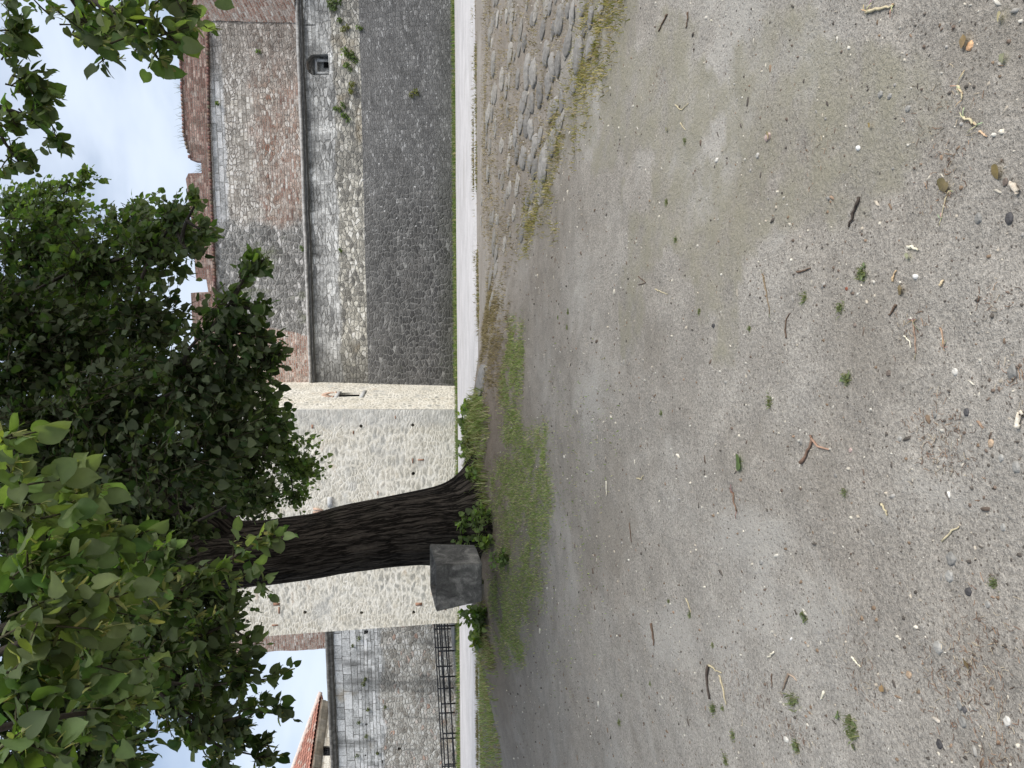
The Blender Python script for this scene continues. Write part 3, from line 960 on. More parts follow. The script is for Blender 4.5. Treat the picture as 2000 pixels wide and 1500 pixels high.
def leaves(pos, Yd, Zd, size, tint, jit=.25, T=None):
    """returns V, polys, colours for leaves of template T at pos (stem end)"""
    T = T or LT_MID
    tv, tq, tt = T
    n = len(pos)
    Y = Yd / (np.linalg.norm(Yd, axis=1)[:, None] + 1e-9)
    X = np.cross(Y, Zd); X /= np.linalg.norm(X, axis=1)[:, None] + 1e-9
    Z = np.cross(X, Y)
    size = np.broadcast_to(size, (n,))
    curl = rng.uniform(.2, 1.9, n)
    tw = rng.uniform(-.25, .25, n)
    loc = np.tile(tv[None], (n, 1, 1))
    loc[:, :, 2] = loc[:, :, 2] * curl[:, None] + tw[:, None] * loc[:, :, 0] * loc[:, :, 1]
    loc[:, :, 2] += rng.uniform(-.55, .25, n)[:, None] * loc[:, :, 0] ** 2 + rng.normal(0, .07, n)[:, None] * np.sin(loc[:, :, 1] * 6)
    loc[:, :, 0] *= rng.uniform(.72, 1.1, n)[:, None]
    V = pos[:, None, :] + size[:, None, None] * (loc[:, :, 0:1] * X[:, None] + loc[:, :, 1:2] * Y[:, None] + loc[:, :, 2:3] * Z[:, None])
    k = len(tv)
    base = (np.arange(n) * k)[:, None, None]
    polys = []
    if len(tq): polys.append((tq[None] + base).reshape(-1, 4))
    if len(tt): polys.append((tt[None] + base).reshape(-1, 3))
    t = np.asarray(tint, dtype=float)
    if t.ndim == 1: t = np.tile(t, (n, 1))
    j = np.exp(rng.normal(0, jit, n))[:, None]
    hue = rng.normal(0, .10, n)[:, None] * np.array([1.0, .25, -.6])
    c = np.clip(t[:, :3] * j * (1 + hue), .004, .9)
    c = np.concatenate([c, np.ones((n, 1))], 1)
    cc = np.repeat(c, k, axis=0).reshape(n, k, 4)
    cc[:, tv[:, 0] == 0, :3] *= 1.22
    cc[:, np.abs(tv[:, 0]) > .3, :3] *= .93
    return V.reshape(-1, 3), polys, cc.reshape(-1, 4)


WP = [(652, 12, .30), (662, 40, .16), (672, 55, .20), (680, 100, .34), (684, 115, .28), (676, 132, .22), (668, 205, .15), (663, 215, .12), (670, 232, .24), (655, 210, .12), (690, 172, .26), (646, 10, .2), (700, 60, .18), (805, 180, .24), (505, 100, .1), (424, 203, .12), (590, 485, .14), (663, 488, .10)]
wp_lab = ['bright green wall plant at the top right corner of the pale band', 'little green tuft below the leftmost crack of the pale band', 'low olive green tuft between the niche and the picture edge',
          'large dark green creeper patch just below the niche', 'dense green creeper patch under the sill of the niche', 'round green plant hanging lower left of the niche',
          'small green rosette left of the niche in the pale stones', 'tiny green rosette above the cluster left of the niche', 'bushy green wall plant in the lower pale rubble left of the niche',
          'tiny lone green sprout high in the pale band left of the niche', 'yellowing wall plant on the rubble left of the niche', 'small leafy clump right under the string course at the picture edge',
          'green plant hanging at the edge of the dark lower wall', 'yellow green moss plant on the dark lower wall', 'tiny plant in the upper brickwork', 'small dark green sprout under the brick parapet',
          'green sprout on the string course by the grey stretch', 'tiny round plant in the pale stones near the tower']
for (x_, y_, r_), lb in zip(WP, wp_lab):
    r_ *= .8
    fr_ = WL if x_ > 600 else WU
    u, z = fr_.uv(x_, y_)
    c = fr_.pt(u, z, .09)
    n_ = int(90 * (r_ / .2) ** 2) + 25
    yel = 'yellow' in lb or 'olive' in lb
    bg = Bag()
    for q in range(3):
        cc = c + fr_.d * random.uniform(-.7, .7) * r_ + np.array([0, 0, random.uniform(-.9, .6) * r_])
        v, p, cl = leaf_cards(n_ // 4, cc, np.array([r_ * .55, .07, r_ * random.uniform(.3, .6)]), .062, (.19, .19, .07) if yel else (.11, .16, .06))
        bg.add(v, p, cl)
    tag(bg.build('wall_plant', M_WEED), lb, 'plant', 'small plants growing on the fortress wall')
# thin dry grass on the parapet top
for s, (ya, yb, lb) in enumerate([(165, 175, 'sprig of green weed on top of the brick parapet'), (195, 290, 'row of thin dry grass stalks along the sloping parapet top'), (318, 336, 'wisps of grass in the gap of the parapet')]):
    bg = Bag()
    for i in range(60 if s == 1 else 22):
        yy = random.uniform(ya, yb)
        xx = np.interp(yy, [p[1] for p in ytop], [p[0] for p in ytop]) if yy < 313 else 395
        u, z = WU.uv(xx, yy)
        b0 = WU.pt(u, z + .02, random.uniform(-.5, 0))
        l_ = random.uniform(.08, .42)
        t1 = b0 + np.array([random.uniform(-.12, .12), random.uniform(-.1, .1), l_])
        md = (b0 + t1) / 2 + np.array([random.uniform(-.03, .03), 0, .03])
        bg.tube([b0, md, t1], [.006, .005, .002], 3, (.13, .14, .07, 1))
    tag(bg.build('parapet_weed', M_BLADE), lb, 'weeds', 'weeds on top of the parapet')

# ---- pale tower
TC, TL_, TJ = P(893, 800, 25.5), P(895, 1218, 25.9), P(890, 752, 29.75)
TF = Frame(TC, TL_)
TK = Frame(TC, TJ)
tw = empty('stone_tower', TC, 'pale limestone rubble tower standing behind the big tree trunk', 'tower')


def ring(fr, x, y, r, n=9, sq=1.0):
    u, z = fr.uv(x, y)
    return [(u + r * math.cos(t) * random.uniform(.8, 1.1), z + sq * r * math.sin(t) * random.uniform(.8, 1.1)) for t in np.linspace(0, 2 * math.pi, n, endpoint=False)]


put = [(705, 832), (806, 830), (807, 925), (596, 1196), (706, 1197), (808, 1196), (583, 958), (483, 1213)]
zb_ = 1.0
tfp = [(TF.uv(893, 800)[0], zb_), (TF.uv(895, 1217)[0], zb_), TF.uv(860, 1218), TF.uv(750, 1226), TF.uv(595, 1237), TF.uv(420, 1250), TF.uv(420, 800)]
small_scars = [[TF.uv(x0, y0), TF.uv(x0, y1), TF.uv(x1, y1), TF.uv(x1, y0)] for x0, x1, y0, y1 in [(821, 824, 892, 905), (800, 812, 898, 901), (690, 692, 841, 847), (815, 828, 1170, 1180)]]
body = prism('tower_wall', TF, tfp, M_TOW, tw, 0.0, 2.0, [ring(TF, x, y, .062) for x, y in put] + small_scars[2:3], .45)
# flank
sl = [TK.uv(662, 775), TK.uv(702, 774), TK.uv(702, 766), TK.uv(662, 767)]
tkp = [(TK.uv(893, 800)[0], zb_), (TK.uv(890, 752)[0] + 1.2, zb_), (TK.uv(890, 752)[0] + 2.6, zt + 3.3), TK.uv(420, 800)]
prism('flank_wall', TK, tkp, M_TOW, tw, 0.0, 1.2, [sl], .5, uvoff=(13.3, 4.2))
# the slit window's lintel, sill and brick relieving arch
bb = Bag()
axk = np.stack([TK.d, TK.n, [0, 0, 1.0]])
u0, u1 = sorted((sl[0][0], sl[2][0]))
bb.box(TK.pt((u0 + u1) / 2, sl[0][1] + .10, -.012), (u1 - u0 + .25, .05, .12), ax=axk)
bb.build('lintel', M_QUOIN, tw)
bb = Bag(); bb.box(TK.pt((u0 + u1) / 2, (sl[0][1] + sl[1][1]) / 2, -.14), (u1 - u0 + .1, .1, abs(sl[0][1] - sl[1][1]) + .1), ax=axk); bb.build('black_shade_panel', bpy.data.materials['shade_black'], tw)  # black panel stands in for the shade deep in the slit
bb = Bag()
bb.box(TK.pt((u0 + u1) / 2, sl[1][1] - .09, -.008), (u1 - u0 + .40, .07, .13), ax=axk)
bb.build('sill', M_QUOIN, tw)


def arch_band(fr, uc, zc_, r0, r1, off, n=11, a0=0.0, a1=math.pi):
    bg = Bag()
    for i in range(n):
        t = a0 + (a1 - a0) * (i + .5) / n
        c = fr.pt(uc + (r0 + r1) / 2 * math.cos(t), zc_ + (r0 + r1) / 2 * math.sin(t), off)
        rad = fr.d * math.cos(t) + np.array([0, 0, math.sin(t)])
        tan = np.cross(fr.n, rad)
        k = random.uniform(.8, 1.2)
        bg.box(c, (r1 - r0, .08, (a1 - a0) / n * r0 * .8), ax=np.stack([rad, fr.n, tan]), col=(.44 * k, .31 * k, .24 * k, 1))
    return bg


arch_band(TK, (u0 + u1) / 2, sl[0][1] + .17, .28, .50, -.018).build('relieving_arch', m_attr('arch_brick', .9, .2, bump=.01, bscale=14, var=.5), tw)
ua_, za_ = TF.uv(655, 1000)
arch_band(TF, ua_, za_ + .0, .42, .72, .01, 9, R(20), R(105) if TF.d[0] < 0 else R(160)).build('relieving_arch', bpy.data.materials['arch_brick'], tw)
bb = Bag(); uq, zq = TF.uv(645, 980); bb.box(TF.pt(uq, zq, .015), (.34, .10, .16), ax=np.stack([TF.d, TF.n, [0, 0, 1.0]])); bb.build('grey_lintel', M_QUOIN, tw)
# scattered brick pieces set in the rubble
bb = Bag()
for (x, y, w_, h_) in [(822, 898, .05, .20), (806, 900, .16, .04), (690, 845, .10, .035), (772, 815, .10, .03), (540, 1180, .09, .20), (528, 1166, .05, .16), (537, 1221, .05, .20), (870, 1188, .12, .05), (610, 833, .12, .06), (818, 1180, .10, .22), (738, 963, .12, .03), (545, 1192, .22, .05)]:
    u, z = TF.uv(x, y)
    k = random.uniform(.7, 1.1)
    bb = Bag()
    bb.box(TF.pt(u, z, -.012), (w_, .05, h_), ax=np.stack([TF.d, TF.n, [0, 0, 1.0]]), col=(.33 * k, .19 * k, .13 * k, 1))
    bb.build('inset_brick', bpy.data.materials['arch_brick'], tw)

# ---- left wall with cornice
L0, L1 = P(890, 1215, 33.4), P(893, 1500, 34.8)
LF = Frame(L0, L1, .04, 1.4)
M_LEFT = m_left()
lw = empty('ashlar_wall', L0, 'weathered grey ashlar wall with dark cornice behind the black railing', 'wall')
zlb, zlt = LF.uv(651, 1300)[1], LF.uv(641, 1300)[1]


def sq(fr, x0, x1, y0, y1):
    return [fr.uv(x0, y0), fr.uv(x0, y1), fr.uv(x1, y1), fr.uv(x1, y0)]


holes = [sq(LF, 711, 719, 1231, 1239), sq(LF, 711, 716, 1325, 1331), sq(LF, 713, 718, 1413, 1417.5), sq(LF, 777, 783, 1460, 1466), sq(LF, 712, 716, 1474, 1477), sq(LF, 745, 748, 1485, 1492)]
prism('wall_face', LF, [(-4, .9), (16, .9), (16, zlb), (-4, zlb)], M_LEFT, lw, 0.0, 1.2, holes, .5)
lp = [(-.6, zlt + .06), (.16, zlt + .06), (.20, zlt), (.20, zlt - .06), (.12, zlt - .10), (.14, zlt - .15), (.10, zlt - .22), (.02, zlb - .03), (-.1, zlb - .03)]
lb_ = LF.b * (zlt - 1.4)
LC = Frame(L0 - LF.n * lb_, L1 - LF.n * lb_, 0.0)


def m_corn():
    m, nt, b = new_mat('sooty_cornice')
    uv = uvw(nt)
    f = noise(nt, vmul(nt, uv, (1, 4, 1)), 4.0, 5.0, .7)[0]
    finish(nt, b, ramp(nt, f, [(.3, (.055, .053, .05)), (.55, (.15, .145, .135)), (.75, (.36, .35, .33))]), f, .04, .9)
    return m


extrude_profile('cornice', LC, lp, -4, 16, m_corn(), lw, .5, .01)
bb = Bag()
for x, y in [(737, 1239), (714, 1242), (766, 1348), (700, 1345), (736, 1470)]: pass
lv = [(700, 1246, .14), (709, 1335, .14), (700, 1410, .13), (713, 1325, .10), (715, 1438, .16), (697, 1475, .16), (718, 1385, .10), (688, 1260, .09), (737, 1470, .1), (752, 1380, .08)]
for i, (x, y, r_) in enumerate(lv):
    u, z = LF.uv(x, y)
    v, p, cl = leaf_cards(22, LF.pt(u, z, .06), np.array([r_ * .7, .05, r_ * .5]), .06, (.11, .13, .06))
    bg = Bag(); bg.add(v, p, cl)
    tag(bg.build('wall_plant', M_WEED), 'tiny green tuft in the joints of the grey ashlar wall', 'plant', 'tufts in the ashlar wall')

# the ruined brick pier standing on the left wall beside the tower
bp = empty('brick_pier', LF.pt(0, 1.4, -.3), 'worn pale red brick pier rising above the ashlar wall left of the tower', 'pier')
prism('pier_wall', LC, ragged([LC.uv(645, 1170), LC.uv(639, 1269), LC.uv(600, 1271), LC.uv(560, 1273), LC.uv(500, 1277), LC.uv(440, 1281), LC.uv(440, 1170)], .25, .03), M_BRK2, bp, -.08, 1.0)

# ---- house with a tiled roof behind the left wall
HC, HL = P(629, 1371, 46.0), P(614, 1500, 43.0)
HF = Frame(HC, HL)
hs = empty('tiled_house', HF.pt(0, 1.4), 'small stone house with red tiled roof peeping over the ashlar wall', 'house')
ze = HC[2]


def m_plaster():
    m, nt, b = new_mat('house_stone')
    uv = uvw(nt)
    c, h = courses(nt, uv, .7, .32, [(0, (.30, .27, .22)), (.5, (.45, .42, .36)), (1, (.6, .58, .52))], (.3, .27, .23), .012, .04, .3, .6)
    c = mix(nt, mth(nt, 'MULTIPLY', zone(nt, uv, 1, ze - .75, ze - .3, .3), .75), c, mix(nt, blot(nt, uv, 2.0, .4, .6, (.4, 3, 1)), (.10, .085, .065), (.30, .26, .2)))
    finish(nt, b, c, h, .03, .8)
    return m


hw = [sq(HF, 631, 648, 1457, 1476), sq(HF, 632.5, 638.5, 1393, 1402)]
HMAT = m_plaster()
wallo = prism('house_wall', HF, [(-.0, 1.2), (14, 1.2), (14, ze - .02), (-.0, ze - .02)], HMAT, hs, 0.0, 8.0, hw, .3)
for h_ in hw:
    bb = Bag()
    us = [p[0] for p in h_]; zs_ = [p[1] for p in h_]
    um, zm, wu, wz = (min(us) + max(us)) / 2, (min(zs_) + max(zs_)) / 2, max(us) - min(us), max(zs_) - min(zs_)
    axh = np.stack([HF.d, HF.n, [0, 0, 1.0]])
    bb.box(HF.pt(um, zm, -.24), (wu, .03, wz), ax=axh)
    for k in range(1, 4):
        bb.box(HF.pt(min(us) + wu * k / 4, zm, -.12), (.025, .025, wz), ax=axh)
        bb.box(HF.pt(um, min(zs_) + wz * k / 4, -.10), (wu, .025, .025), ax=axh)
    bb.build('window', M_IRON, hs)
extrude_profile('eaves_moulding', HF, [(-.1, ze + .02), (.30, ze + .02), (.32, ze - .06), (.22, ze - .12), (.20, ze - .22), (.10, ze - .28), (.08, ze - .4), (-.05, ze - .42)], -.0, 14, HMAT, hs, .5, .006)
# roof: hip seen from below, barrel tiles as real ridges
pk = np.array([HF.uv(569, 1500)[0], 0])
ridge_u = 5.0
sl_ = (P(569, 1500, 46.2)[2] - ze)


def m_tile():
    m, nt, b = new_mat('red_roof_tile')
    a = nd(nt, 'ShaderNodeAttribute', {'attribute_name': 'tint'}).outputs['Color']
    o = nd(nt, 'ShaderNodeTexCoord').outputs['Object']
    f = noise(nt, o, 9.0, 4.0)[0]
    finish(nt, b, mix(nt, .5, a, ramp(nt, f, [(.3, .3), (.7, .75)]), 'OVERLAY'), f, .01, .5)
    return m


MT = m_tile()
# eave corner, then the hip climbs along the pixel line towards (569, 1500)
def hip_err(k_):
    ts = np.linspace(0, 14, 300)
    pr = [project(HF.pt(-.35 + t, ze + .09 + k_ * t, .38 - t)) for t in ts]
    ys = np.array([p[1] for p in pr]); xs = np.array([p[0] for p in pr])
    i_ = int(np.argmin(np.abs(ys - 1500)))
    return xs[i_] - 572
lo_, hi_ = .1, 2.0
for _ in range(24):
    mid_ = (lo_ + hi_) / 2
    if hip_err(mid_) > 0: lo_ = mid_
    else: hi_ = mid_
slope = lo_
print('roof slope', slope)
E0 = HF.pt(-.35, ze + .03, .38)
bg = Bag()
run = 5.0                       # horizontal run of the slope to the ridge
rise = slope * run
tw_, tl_ = .24, .36
nc = int(14.3 / tw_)
for c_ in range(nc):
    u_ = -.35 + c_ * tw_
    smax = min(run, max(0.0, u_ + .35 + tw_ * .5))
    k = int(smax / tl_) + 1
    for r_ in range(k):
        s0, s1 = r_ * tl_, min((r_ + 1) * tl_ * 1.04, smax + .05)
        a = []
        for j, t in enumerate(np.linspace(0, math.pi, 6)):
            for s_, lift in ((s0, .035), (s1, .0)):
                a.append(HF.pt(u_ + tw_ * .5 - math.cos(t) * tw_ * .53, ze + .03 + rise * s_ / run + lift + math.sin(t) * .075, .38 - s_))
        q = [[2 * j, 2 * j + 1, 2 * j + 3, 2 * j + 2] for j in range(5)]
        kf = random.uniform(.75, 1.2)
        cr = np.array([.36, .17, .125]) * kf if random.random() > .2 else np.array([.38, .27, .22]) * kf
        bg.add(a, [np.array(q)], (*cr, 1))
# tile bed below, and the three other slopes
zz = ze - .01
Bv = [HF.pt(-.3, zz, .33), HF.pt(14.3, zz, .33), HF.pt(14.3, zz, -9.6), HF.pt(-.3, zz, -9.6), HF.pt(4.7, zz + rise, -4.65), HF.pt(9.6, zz + rise, -4.65)]
bg.add(Bv, [np.array([[0, 1, 5, 4], [2, 3, 4, 5]]), np.array([[1, 2, 5], [3, 0, 4]])], (.3, .14, .1, 1))
roof = bg.build('roof', MT, hs)
bb = Bag()
hp = [HF.pt(-.38 + 5.05 * t, ze + .09 + rise * 1.0 * t, .40 - 5.0 * t) for t in np.linspace(0, 1, 22)]
bb.tube(hp, [.12 + .02 * (i % 2) for i in range(22)], 8, (.52, .44, .40, 1))
bb.tube([hp[-1], HF.pt(9.6, ze + .09 + rise, -4.65)], [.13, .13], 8, (.52, .44, .40, 1))
bb.build('ridge_tiles', MT, roof)

# ---- ramp and black railings in front of the left wall
RB = [P(889, 1214, 30.0), P(897, 1405, 32.4)]
RF = Frame(RB[0], RB[1])
rp = [RF.uv(878.5, 1205), RF.uv(880, 1222), RF.uv(886, 1300), RF.uv(896, 1405), (RF.uv(896, 1405)[0], 1.0), (RF.uv(880, 1205)[0], 1.0)]
ro = empty('access_ramp', RB[0], 'low pale concrete ramp kerb rising to the tower under the railings', 'ramp')
prism('ramp_side', RF, rp, m_plain('pale_render', (.45, .425, .40), .9, .2, .5, 6, .01), ro, 0, .35)
bb = Bag(); bb.box(RF.pt(RF.uv(893, 1238)[0], RF.uv(893, 1238)[1] - .1, .22), (1.1, .30, .42), ax=np.stack([RF.d, RF.n, [0, 0, 1.0]])); bb.build('ramp_foot', m_plain('plinth_painted_shade', (.10, .10, .10), .9, .2, .5, 8, .01), ro)  # shaded base of the ramp wall, the shade put into its dark colour


def railing(name, label, rails, posts, d0, d1, foot, y0=1208, y1=1640):
    root = empty(name, P(rails[0][0], y0, d0), label, 'railing', 'black metal railings by the left wall')
    dep = lambda y: d0 + (d1 - d0) * (y - 1219) / 281
    for (xa, xb) in rails:
        bg = Bag()
        f_ = lambda y: xa + (xb - xa) * (y - 1219) / 281
        bg.tube([P(f_(y), y, dep(y)) for y in np.linspace(y0, y1, 9)], .027, 6)
        bg.build('rail', M_IRON, root, True)
    for y in posts:
        bg = Bag()
        f_ = lambda k: rails[k][0] + (rails[k][1] - rails[k][0]) * (y - 1219) / 281
        top = P(f_(0), y, dep(y))
        ft = foot[0] + (foot[1] - foot[0]) * (y - 1219) / 281
        bot = P(ft, y, dep(y)); bot[0], bot[1] = top[0], top[1]
        bg.tube([bot, top], .03, 6)
        bg.build('post', M_IRON, root)
    return root


railing('metal_railing', 'black metal railing on the far side of the ramp, its top bar highest', [(848, 864), (862, 876), (874, 886)], [1229, 1265, 1302, 1345, 1393, 1443, 1497, 1550, 1600], 31.2, 33.6, (880, 894))
railing('metal_railing', 'black metal railing on the near side of the ramp, with long posts', [(853, 869), (858, 877), (868, 889)], [1223, 1272, 1322, 1375, 1433, 1493, 1560, 1620], 29.9, 32.0, (890, 900))

# ================================================================== PLANTER
def planter():
    root = empty('concrete_planter', G(945, 1125), 'square weathered concrete planter leaning forward beside the tree trunk', 'planter')
    d = 8.45
    bot = P(927, 1119, d); bot[2] -= .04
    w, h_, t = .52, .50, .045
    bm_ = []
    def ringv(hw, z, n=4):
        return [(-hw, -hw, z), (hw, -hw, z), (hw, hw, z), (-hw, hw, z)]
    V = ringv(w * .44, 0) + ringv(w * .515, h_) + ringv(w * .515 - t, h_) + ringv(w * .44, h_ - .16)
    me = bpy.data.meshes.new('shell')
    bmx = bmesh.new()
    vs = [bmx.verts.new(v) for v in V]
    for r_ in range(3):
        for i in range(4):
            j = (i + 1) % 4
            bmx.faces.new((vs[r_ * 4 + i], vs[r_ * 4 + j], vs[(r_ + 1) * 4 + j], vs[(r_ + 1) * 4 + i]))
    bmx.faces.new(vs[12:16]); bmx.faces.new(vs[0:4][::-1])
    bmesh.ops.recalc_face_normals(bmx, faces=bmx.faces)
    bmesh.ops.bevel(bmx, geom=list(bmx.edges), offset=.009, segments=2, affect='EDGES')
    bmesh.ops.subdivide_edges(bmx, edges=[e for e in bmx.edges if e.calc_length() > .2], cuts=7, use_grid_fill=True)
    for v in bmx.verts:
        q = v.co
        k = (float(fbm(q.x * 5 + q.z * 3, q.y * 5 + q.z * 4, 3, 2)) - .5) * .016
        v.co += Vector((q.x, q.y, 0)).normalized() * k
    bmx.to_mesh(me); bmx.free()
    o = link('shell', me, M_CONC, root)
    rot = Matrix.Rotation(R(8.5), 4, 'X') @ Matrix.Rotation(R(-1.5), 4, 'Y') @ Matrix.Rotation(R(-13), 4, 'Z')
    root.location = Vector(bot)
    o.matrix_parent_inverse = Matrix.Identity(4)
    root.rotation_euler = rot.to_euler()
    bg = Bag()
    n = 15
    g = np.linspace(-w * .44, w * .44, n)
    X, Y = np.meshgrid(g, g)
    Z = h_ - .13 + (fbm(X * 9 + 3, Y * 9, 3) - .5) * .06
    i = (np.arange(n - 1)[:, None] * n + np.arange(n - 1)[None, :]).ravel()
    s = mesh_np('soil', np.stack([X.ravel(), Y.ravel(), Z.ravel()], -1), [np.stack([i, i + 1, i + n + 1, i + n], -1)], m_plain('dark_soil', (.06, .05, .04), 1, .1, .5, 40, .01), None)
    s.parent = root
    return root


planter()

# ================================================================== TREE
tree = empty('linden_tree', G(925, 1035), 'large old linden tree with dark furrowed trunk and wide leafy crown', 'tree')


def sweep(name, pts, rads, mat, parent, seg=64, rows=90, flare=None, furrow=.018, seedk=0):
    pts = np.asarray(pts, float)
    t = np.concatenate([[0], np.cumsum(np.linalg.norm(np.diff(pts, axis=0), axis=1))])
    tt = np.linspace(0, t[-1], rows)
    C = np.stack([np.interp(tt, t, pts[:, i]) for i in range(3)], -1)
    k = np.hanning(9); k /= k.sum()
    for i in range(3): C[:, i] = np.convolve(np.pad(C[:, i], 4, mode='reflect', reflect_type='odd'), k, 'valid')
    Rr = np.interp(tt, t, rads)
    T = np.gradient(C, axis=0); T /= np.linalg.norm(T, axis=1)[:, None]
    A = np.cross(T, np.array([0, 1.0, 0])); A /= np.linalg.norm(A, axis=1)[:, None]
    B = np.cross(T, A)
    th = np.arange(seg) / seg * 2 * np.pi
    TH, S = np.meshgrid(th, tt)
    rr = np.tile(Rr[:, None], (1, seg))
    if flare is not None: rr = rr + flare(TH, S, C)
    # vertical furrows
    f1 = fbm(np.cos(TH) * 5 + 20 + seedk, np.sin(TH) * 5 + S * .45 + 20, 3, 4)
    f2 = fbm(TH * 9 + np.sin(S * 2) * .6, S * 1.3, 3, 9)
    rr = rr * (1 + (f1 - .5) * .10) + (np.abs(f2 - .5) - .12) * furrow * 2.2
    V = C[:, None] + rr[:, :, None] * (np.cos(TH)[:, :, None] * A[:, None] + np.sin(TH)[:, :, None] * B[:, None])
    # duplicate seam column for clean uv
    V = np.concatenate([V, V[:, :1]], 1)
    U = np.concatenate([TH, np.full((rows, 1), 2 * np.pi)], 1) * Rr.mean()
    n = seg + 1
    UV = np.stack([U.ravel(), np.repeat(tt, n)], -1)
    i = (np.arange(rows - 1)[:, None] * n + np.arange(seg)[None, :]).ravel()
    return mesh_np(name, V.reshape(-1, 3), [np.stack([i, i + n, i + n + 1, i + 1], -1)], mat, parent, uv=UV, smooth=True)


TD = 9.55
zg = float(hgt(*P(925, 1035, TD)[:2]))
bc = P(930, 1020, TD)
trunk_pts = [P(975, 1018, TD), P(930, 1022, TD), P(890, 1026, TD), P(820, 1031, TD), P(750, 1040, TD), P(680, 1052, TD), P(610, 1067, TD), P(515, 1079, TD), P(430, 1084, TD), P(330, 1110, TD - .1), P(200, 1135, TD - .2), P(60, 1150, TD - .3), P(-150, 1150, TD - .3), P(-500, 1160, TD)]
px2m = TD / 1500
trunk_r = [84, 78, 74, 71, 69, 67, 64, 64, 66, 52, 46, 42, 36, 22]
trunk_r = [r * px2m * .95 for r in trunk_r]


def flare(TH, S, C):
    h = C[:, 2][:, None] - zg
    e = np.exp(-np.clip(h, -.1, 9) / .26)
    # th=0 points to A: work out lobes from the world direction instead
    out = np.zeros_like(TH)
    for ang, amp, w in ((math.pi * 1.0, .32, .30), (0.15, .20, .4), (math.pi * .55, .18, .3), (math.pi * 1.45, .16, .35)):
        dd = np.angle(np.exp(1j * (TH - ang)))
        e2 = np.exp(-np.clip(h, -.1, 9) / (.27 if amp > .3 else .22))
        out = out + amp * np.exp(-(dd / w) ** 2) * e2
    return out + .10 * e * (.6 + .4 * np.sin(TH * 5 + 1))


sweep('trunk', trunk_pts, trunk_r, M_BARK, tree, 96, 180, flare)
limbs = {
    'B': [P(470, 1062, TD), P(400, 1012, TD - .1), P(300, 930, TD - .4), P(200, 830, 8.9), P(60, 640, 8.3), P(-60, 500, 7.8), P(-300, 330, 7.2), P(-600, 250, 6.6)],
    'C': [P(100, 1145, TD - .3), np.array([-1.9, 8.2, 6.6]), np.array([-1.7, 6.0, 6.9]), np.array([-1.3, 3.8, 6.2]), np.array([-.9, 2.2, 5.2])],
    'D': [P(-60, 500, 7.8), np.array([2.2, 6.6, 6.6]), np.array([2.9, 5.0, 6.2]), np.array([3.1, 3.6, 5.2])],
    'E': [P(330, 1110, TD - .1), np.array([-3.6, 9.4, 6.0]), np.array([-5.4, 8.4, 6.6]), np.array([-6.2, 6.5, 6.0])],
    'F': [P(420, 1084, TD), np.array([-1.6, 11.2, 5.4]), np.array([-.6, 13.0, 6.2]), np.array([.4, 13.8, 6.4])],
    'H': [P(300, 1112, TD), np.array([-2.6, 11.4, 6.6]), np.array([-3.8, 13.0, 7.2])],
}
lr = {'B': (.24, .07), 'C': (.20, .05), 'D': (.11, .04), 'E': (.17, .05), 'F': (.16, .05), 'H': (.14, .05)}
for k_, pts in limbs.items():
    n_ = len(pts)
    sweep('limb', pts, np.linspace(lr[k_][0], lr[k_][1], n_), M_BARK, tree, 24, 50, None, .008, ord(k_))

LIMB_PTS = np.concatenate([np.stack([np.interp(np.linspace(0, len(p) - 1, 24), np.arange(len(p)), np.asarray(p)[:, i]) for i in range(3)], -1) for k_, p in limbs.items() if k_ not in 'CD'])

crown, twigs, bracts = Bag(), Bag(), Bag()
near, near_tw = Bag(), Bag()


JOIN = []


